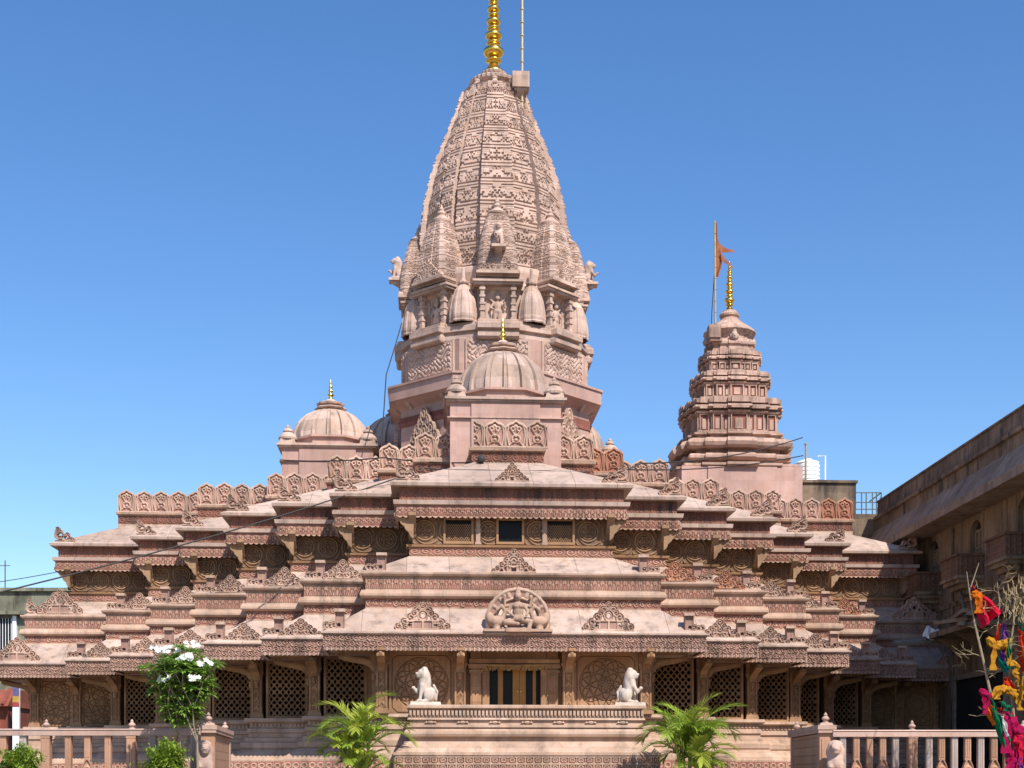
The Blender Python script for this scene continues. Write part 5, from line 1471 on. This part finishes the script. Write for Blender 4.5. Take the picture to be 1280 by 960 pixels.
palm("fuller feather palm casting leafy shadows on the platform, on the votive tree's side", (4.75, 38.5, 1.2), [(0, 0, 1.1, 11, 1.85), (.45, .2, .75, 7, 1.6), (-.45, -.1, .95, 9, 1.7), (.15, -.3, .4, 9, 1.5), (-.15, .3, .6, 7, 1.5), (.4, -.3, .15, 6, 1.3)], 11)

def bush(label, loc, R, n, seed, cat="bush"):
    rr = np.random.default_rng(seed); t = thing("clipped_bush", label, cat, loc, 0)
    mb = MB(); mb.tube([(0, 0, -.02), (.02, 0, R[2] * .8)], [.05, .03], 6)
    for i in range(9):
        a = i * 2.4; mb.tube([(0, 0, .25), (R[0] * .5 * math.cos(a), R[1] * .5 * math.sin(a), R[2] * (.7 + .5 * rr.random()))], [.025, .01], 5)
    mb.build("stem", M['bark'], t)
    mb = MB()
    for i in range(n):
        v = rr.standard_normal(3); v /= np.linalg.norm(v); u = rr.random() ** .33
        lump = .94 + .2 * math.sin(v[0] * 7 + seed) * math.sin(v[1] * 6) + .2 * math.sin(v[2] * 8 + v[0] * 5)
        if math.sin(v[0] * 23 + seed) * math.sin(v[2] * 19) * math.sin(v[1] * 21 + 1) > .35: lump *= 1.12 + .25 * rr.random()
        p = np.array([R[0] * v[0], R[1] * v[1], R[2] * v[2]]) * u * lump + np.array([0, 0, R[2] * 1.0 + .1])
        d = v * .7 + rr.standard_normal(3) * .6 + np.array([0, 0, .3])
        leaf_quads(mb, p, d, .075 + .04 * rr.random(), .045, .25, (0, 0, 1), 2)
    mb.build("foliage", M['leaf2'], t); return t
bush("round dense green bush under the white flowering tree", (-8.17, 34.0, 1.2), (.47, .45, .52), 5200, 5)
bush("round dense green bush at the far end of the wide-spaced railing", (-11.68, 34.2, 1.2), (.47, .45, .47), 4800, 9)

fg = thing("frangipani_tree", "slender green frangipani tree with clusters of white flowers", "tree", (-7.72, 34.4, 1.2), 0)
rr = np.random.default_rng(21)
tips = []
mb = MB()
def branch(p, d, L, r, depth):
    p = Vector(p); d = Vector(d).normalized(); q = p + d * L * .5 + Vector((rr.standard_normal() * .03, rr.standard_normal() * .03, 0)); e = p + d * L
    mb.tube([p, q, e], [r, r * .85, r * .7], 6)
    tips.append((e, d)) if depth < 3 else None
    if depth == 0: return
    for k in range(2 if depth > 2 else 3):
        a = rr.random() * 2 * PI; sp = .42 + .3 * rr.random()
        ax = Vector((math.cos(a), math.sin(a), 0)); nd = (d + ax * sp + Vector((0, 0, .35))).normalized()
        branch(e, nd, L * (.62 + .2 * rr.random()), r * .65, depth - 1)
branch((.18, 0, 0), (.02, 0, 1), 1.15, .035, 3); branch((-.06, .05, 0), (-.14, 0, 1), 1.25, .03, 3); branch((.08, .1, 0), (.05, .1, 1), 1.35, .028, 3)
mb.build("trunk", M['bark'], fg)
mb = MB(); top = []
cx, cz = -.20, 2.48
pts = [(np.array(e), np.array(d)) for e, d in tips]
for i in range(200):
    v = rr.standard_normal(3); v /= np.linalg.norm(v); u = rr.random() ** .4
    zz = v[2] * u; wd = .72 * (1 - .32 * max(0, -zz))
    pts.append((np.array([cx + wd * v[0] * u, wd * .8 * v[1] * u, cz + .92 * zz]), np.array([v[0], v[1], .5])))
for p, d in pts:
    for k in range(13):
        a = k * 2.399 + rr.random(); el = rr.random() * .9 - .25
        dd = Vector((math.cos(a) * math.cos(el), math.sin(a) * math.cos(el), math.sin(el))) + Vector(d) * .35
        leaf_quads(mb, Vector(p) + dd * .02, dd, .20 + .10 * rr.random(), .062, .42, (0, 0, 1), 4, .3)
mb.build("foliage", M['leaf3'], fg)
for x, y, z in ((-.70, -.3, 3.34), (-.46, -.35, 3.36), (-.30, -.45, 3.33), (.0, -.5, 3.12), (.12, -.55, 3.16), (.48, -.4, 3.02), (-.42, -.62, 2.62), (.22, -.62, 2.63), (.05, .2, 3.5)):
    mb = MB()
    for f in range(9):
        c = Vector((x, y, z)) + Vector((rr.uniform(-.17, .17), rr.uniform(-.1, .1), rr.uniform(-.05, .08)))
        nx = Vector((rr.standard_normal() * .4, -1, .5 + rr.standard_normal() * .3)).normalized()
        s1 = nx.cross(Vector((0, 0, 1))).normalized(); s2 = s1.cross(nx)
        for k in range(5):
            a = k * 2 * PI / 5 + f; leaf_quads(mb, c, s1 * math.cos(a) + s2 * math.sin(a) + nx * .35, .075, .055, 0, tuple(nx), 2, .15)
    mb.build("flower_cluster", M['petal'], fg)

# ------------------------------------------------------------------ votive tree with tied cloths
VX, VY = 11.4, 33.0
vt = thing("votive_tree", "bare thorny sapling with pale dry twigs, tied all over with bright cloths", "tree", (VX, VY, 0), 0)
mb = MB()
def vtube(pts, r0, r1): mb.tube(pts, list(np.linspace(r0, r1, len(pts))), 6)
vtube([(.08, 0, 1.2), (-.05, 0, 1.9), (-.22, 0, 2.6), (-.42, 0, 3.4), (-.62, 0, 4.3), (-.80, .02, 5.1), (-.92, 0, 5.8)], .05, .016)
vtube([(.12, 0, 1.2), (.16, .05, 2.4), (.08, .05, 3.3), (-.02, 0, 4.2), (.08, -.05, 5.1), (.12, 0, 5.9)], .045, .012)
vtube([(.2, 0, 1.2), (.36, 0, 2.2), (.45, 0, 3.4), (.36, 0, 4.6), (.42, 0, 5.8)], .04, .012)
vtube([(-.05, 0, 4.1), (-.3, 0, 4.7), (-.22, 0, 5.5), (-.28, 0, 6.0)], .02, .008)
vtube([(-.92, 0, 5.8), (-.80, 0, 6.15), (-.70, 0, 6.45)], .016, .008); vtube([(-.92, 0, 5.8), (-.98, 0, 6.25)], .014, .007)
mb.build("trunk", M['bark'], vt)
mb = MB(); r2 = np.random.default_rng(33)
def twig(p, d, L, r, dep):
    p = Vector(p); P = [p]
    for i in range(4):
        d = (Vector(d) + Vector((r2.standard_normal() * .35, r2.standard_normal() * .35, r2.standard_normal() * .3))).normalized(); P.append(P[-1] + d * L / 4)
    mb.tube(P, list(np.linspace(r, r * .5, 5)), 4)
    if dep:
        for k in range(3): twig(P[1 + k], (r2.standard_normal(), r2.standard_normal() * .5, .2 + r2.standard_normal() * .6), L * .55, r * .6, dep - 1)
for p in ((-.92, 0, 5.7), (-.86, 0, 5.3), (-.7, 0, 4.7), (-.5, 0, 3.8), (-.28, 0, 5.8), (-.22, 0, 5.3), (.1, 0, 5.6), (-.02, 0, 4.4), (.4, 0, 5.3), (.4, 0, 4.2), (-.3, 0, 2.9), (.05, 0, 3.4), (-.62, 0, 4.3), (.12, 0, 5.2)):
    twig(p, (r2.standard_normal() * .8, r2.standard_normal() * .4, .6), .75, .011, 2)
for i in range(60):
    x = -.10 + .5 * r2.random(); z = 5.0 + 1.0 * r2.random() * (.6 + .4 * r2.random()); a = r2.standard_normal() * .25
    mb.tube([(x, r2.standard_normal() * .15, z), (x + a * .2, 0, z + .12), (x + a * .34, 0, z + .22 + .1 * r2.random())], [.012, .014, .006], 4)
mb.build("dry_twig", M['straw'], vt)
CL = {}
def clothmat(c):
    if c not in CL: CL[c] = plain("cloth_%d" % len(CL), c, rough=.95, var=.3, scale=14, transl=.18, spec=.05, bump=.5)
    return CL[c]
def cloth(name, label, col, tl, tr, bl_, br, y=-.08, fold=.06, group=None, waves=3.0):
    mb = MB(); n, m = 14, 18; q = np.zeros((n, m, 3))
    for i in range(n):
        for j in range(m):
            u, v = i / (n - 1), j / (m - 1)
            t_ = np.array(tl) * (1 - u) + np.array(tr) * u; b = np.array(bl_) * (1 - u) + np.array(br) * u
            p = t_ * (1 - v) + b * v
            q[i, j] = (p[0] + .02 * math.sin(v * 9 + u * 3), y + fold * math.sin(u * waves * PI + v * 2.2) * (.3 + v) + .03 * math.sin(v * 11), p[1] - .05 * math.sin(PI * u) * (1 - v))
    mb.grid(q); o = mb.build(name, clothmat(col)); o.location = (VX, VY, 0)
    sm = o.modifiers.new("s", 'SOLIDIFY'); sm.thickness = .008
    return tag(o, label, "cloth", group)
def knot(name, label, col, pts, r, y=-.1):
    """cloth wound and knotted round the stems: a gathered roll with deep uneven folds"""
    P = []
    for a, b in zip(pts[:-1], pts[1:]):
        for i in range(14):
            t = i / 14; P.append((a[0] + (b[0] - a[0]) * t, y, a[1] + (b[1] - a[1]) * t))
    P.append((pts[-1][0], y, pts[-1][1])); n = len(P); sd = abs(hash(label)) % 97 if False else sum(map(ord, label)) % 97
    mb = MB(); sg = 36; out = np.zeros((sg, n, 3))
    for k in range(n):
        d = Vector(P[min(k + 1, n - 1)]) - Vector(P[max(k - 1, 0)]); d.normalize(); u = d.cross(Vector((0, 1, 0))).normalized(); w = d.cross(u)
        e = min(k, n - 1 - k) / n; base = r * (.40 + .55 * min(1, e * 5)) * (.85 + .16 * math.sin(k * .42 + sd) * math.sin(k * .17 + sd * 2))
        for j in range(sg):
            a = 2 * PI * j / sg
            f = 1 + .13 * math.sin(a * 4 + k * .33 + sd) + .09 * math.sin(a * 7 - k * .5 + sd * 3) + .10 * math.sin(a * 2 + k * .2) + .05 * math.sin(k * 1.7 + a * 3)
            out[j, k] = Vector(P[k]) + (u * math.cos(a) + w * math.sin(a) * .8) * base * f
    mb.grid(out, close_u=True, flip=True)
    # loose ends of the cloth
    for q in range(2):
        c = Vector(P[(n * (q * 2 + 1)) // 4]); g2 = np.zeros((4, 8, 3)); dx = math.sin(sd + q * 2.1)
        for i in range(4):
            for j in range(8):
                t = j / 7; g2[i, j] = (c.x + dx * .10 * t + (i - 1.5) * r * .34 * (.7 + .5 * t) + .02 * math.sin(j * 1.7 + i), c.y - r * .7 - .03 * math.sin(j + i * 2), c.z - r * .3 - r * (3.2 + 1.6 * math.sin(sd * 1.3 + q)) * t)
        mb.grid(g2)
    o = mb.build(name, clothmat(col), smooth=True); o.location = (VX, VY, 0)
    return tag(o, label, "cloth")
CRIM, ORNG, YEL, GRN, TEAL, PURP, MAG, REDC = (.50, .012, .04), (.50, .12, .01), (.42, .20, .02), (.01, .13, .06), (.0, .15, .14), (.11, .03, .18), (.30, .008, .06), (.45, .03, .01)
cloth('tied_cloth', 'large crimson triangular cloth tied near the top of the votive sapling', CRIM, (-0.91, 6.0), (-0.77, 5.82), (-0.66, 4.94), (-0.14, 5.34), fold=0.09, waves=4)
knot('knotted_cloth', 'small orange cloth knotted over the edge of the crimson triangle', ORNG, [(-0.93, 5.74), (-0.78, 5.67), (-0.73, 5.41)], 0.1, y=-0.2)
knot('knotted_cloth', 'puffy ochre cloth garland slung between two stems below the crimson triangle', YEL, [(-0.55, 4.72), (-0.36, 4.53), (-0.18, 4.57), (0.0, 4.68)], 0.12, y=-0.12)
cloth('tied_cloth', 'narrow purple cloth hanging beside the ochre garland', PURP, (-0.18, 5.08), (-0.07, 5.12), (-0.22, 4.17), (0.0, 4.24), y=-0.02)
cloth('tied_cloth', 'teal pennant pointing down below the ochre garland', TEAL, (-0.38, 4.42), (-0.25, 4.24), (-0.14, 3.91), (-0.07, 4.02), y=-0.14)
cloth('tied_cloth', 'dark green cloth hanging high beside the red strip', GRN, (0.15, 5.19), (0.24, 5.05), (0.41, 4.17), (0.55, 4.46), y=-0.1, fold=0.08)
cloth('tied_cloth', 'bright red strip hanging under the dark green cloth', REDC, (0.11, 4.96), (0.24, 4.86), (0.22, 3.91), (0.44, 3.98), y=-0.2)
knot('knotted_cloth', 'yellow ribbon twisted round a stem under the teal pennant', YEL, [(0.0, 4.2), (0.15, 4.06), (0.04, 3.91), (0.19, 3.73)], 0.055, y=-0.16)
cloth('tied_cloth', 'small orange red rag hanging over the ochre knots', REDC, (-0.18, 3.84), (-0.03, 3.87), (-0.11, 3.47), (0.15, 3.32), y=-0.1)
knot('knotted_cloth', 'row of ochre cloth knots wound across the stems', YEL, [(-0.47, 3.36), (-0.29, 3.54), (-0.11, 3.54), (0.08, 3.43), (0.28, 3.47)], 0.11, y=-0.15)
knot('knotted_cloth', 'pink red knotted rag at the tip of a low side branch', MAG, [(-0.75, 3.54), (-0.62, 3.43), (-0.47, 3.36)], 0.085, y=-0.2)
cloth('tied_cloth', 'orange rag hanging from the low side branch', ORNG, (-0.71, 3.32), (-0.58, 3.36), (-0.44, 2.7), (-0.33, 2.85), y=-0.18)
cloth('tied_cloth', 'long dark green strip hanging from the low side branch to the railing', GRN, (-0.58, 3.43), (-0.4, 3.21), (-0.25, 2.15), (-0.07, 2.37), y=-0.26, fold=0.05)
cloth('tied_cloth', 'orange and rust rag beside the long green strip', REDC, (-0.34, 3.14), (-0.22, 3.18), (-0.22, 2.63), (-0.07, 2.7), y=-0.14)
knot('knotted_cloth', 'lime green ribbon tied above the magenta bundle', GRN, [(-0.29, 3.25), (-0.18, 3.14), (-0.07, 3.14)], 0.05, y=-0.3)
knot('knotted_cloth', 'big magenta cloth bundle wrapped round the main stem', MAG, [(-0.29, 3.03), (-0.07, 2.81), (0.11, 2.59), (0.3, 2.37)], 0.19, y=-0.18)
knot('knotted_cloth', 'red cloth bundle low on the main stem', CRIM, [(0.08, 2.52), (0.19, 2.3), (0.11, 2.04)], 0.17, y=-0.22)
knot('knotted_cloth', 'purple cloth bundle beneath the red one', PURP, [(0.04, 1.93), (0.19, 1.86), (0.37, 1.82)], 0.14, y=-0.26)
knot('knotted_cloth', 'yellow cloth bundle pressed between red bundles', YEL, [(0.22, 2.22), (0.33, 2.11), (0.41, 1.97)], 0.12, y=-0.34)
knot('knotted_cloth', 'dark red cloth bundle at the foot of the sapling', MAG, [(-0.03, 2.15), (0.0, 1.93), (0.11, 1.64)], 0.15, y=-0.2)
cloth('tied_ribbon', 'thin scarlet ribbon fluttering from a bare twig above the ochre garland', REDC, (-.30, 5.05), (-.25, 5.06), (-.42, 4.45), (-.38, 4.43), y=-.12, fold=.04)
cloth('tied_ribbon', 'thin emerald ribbon trailing beside the purple cloth', GRN, (-.12, 4.75), (-.06, 4.75), (-.10, 4.0), (-.05, 3.98), y=-.2, fold=.04)
cloth('tied_ribbon', 'thin yellow ribbon trailing below the bright red strip', YEL, (.20, 3.95), (.26, 3.95), (.14, 3.3), (.2, 3.28), y=-.28, fold=.04)
cloth('tied_ribbon', 'thin white ribbon caught among the lower red bundles', (.7, .68, .64), (-.34, 2.95), (-.28, 2.96), (-.22, 2.45), (-.17, 2.47), y=-.42, fold=.04)
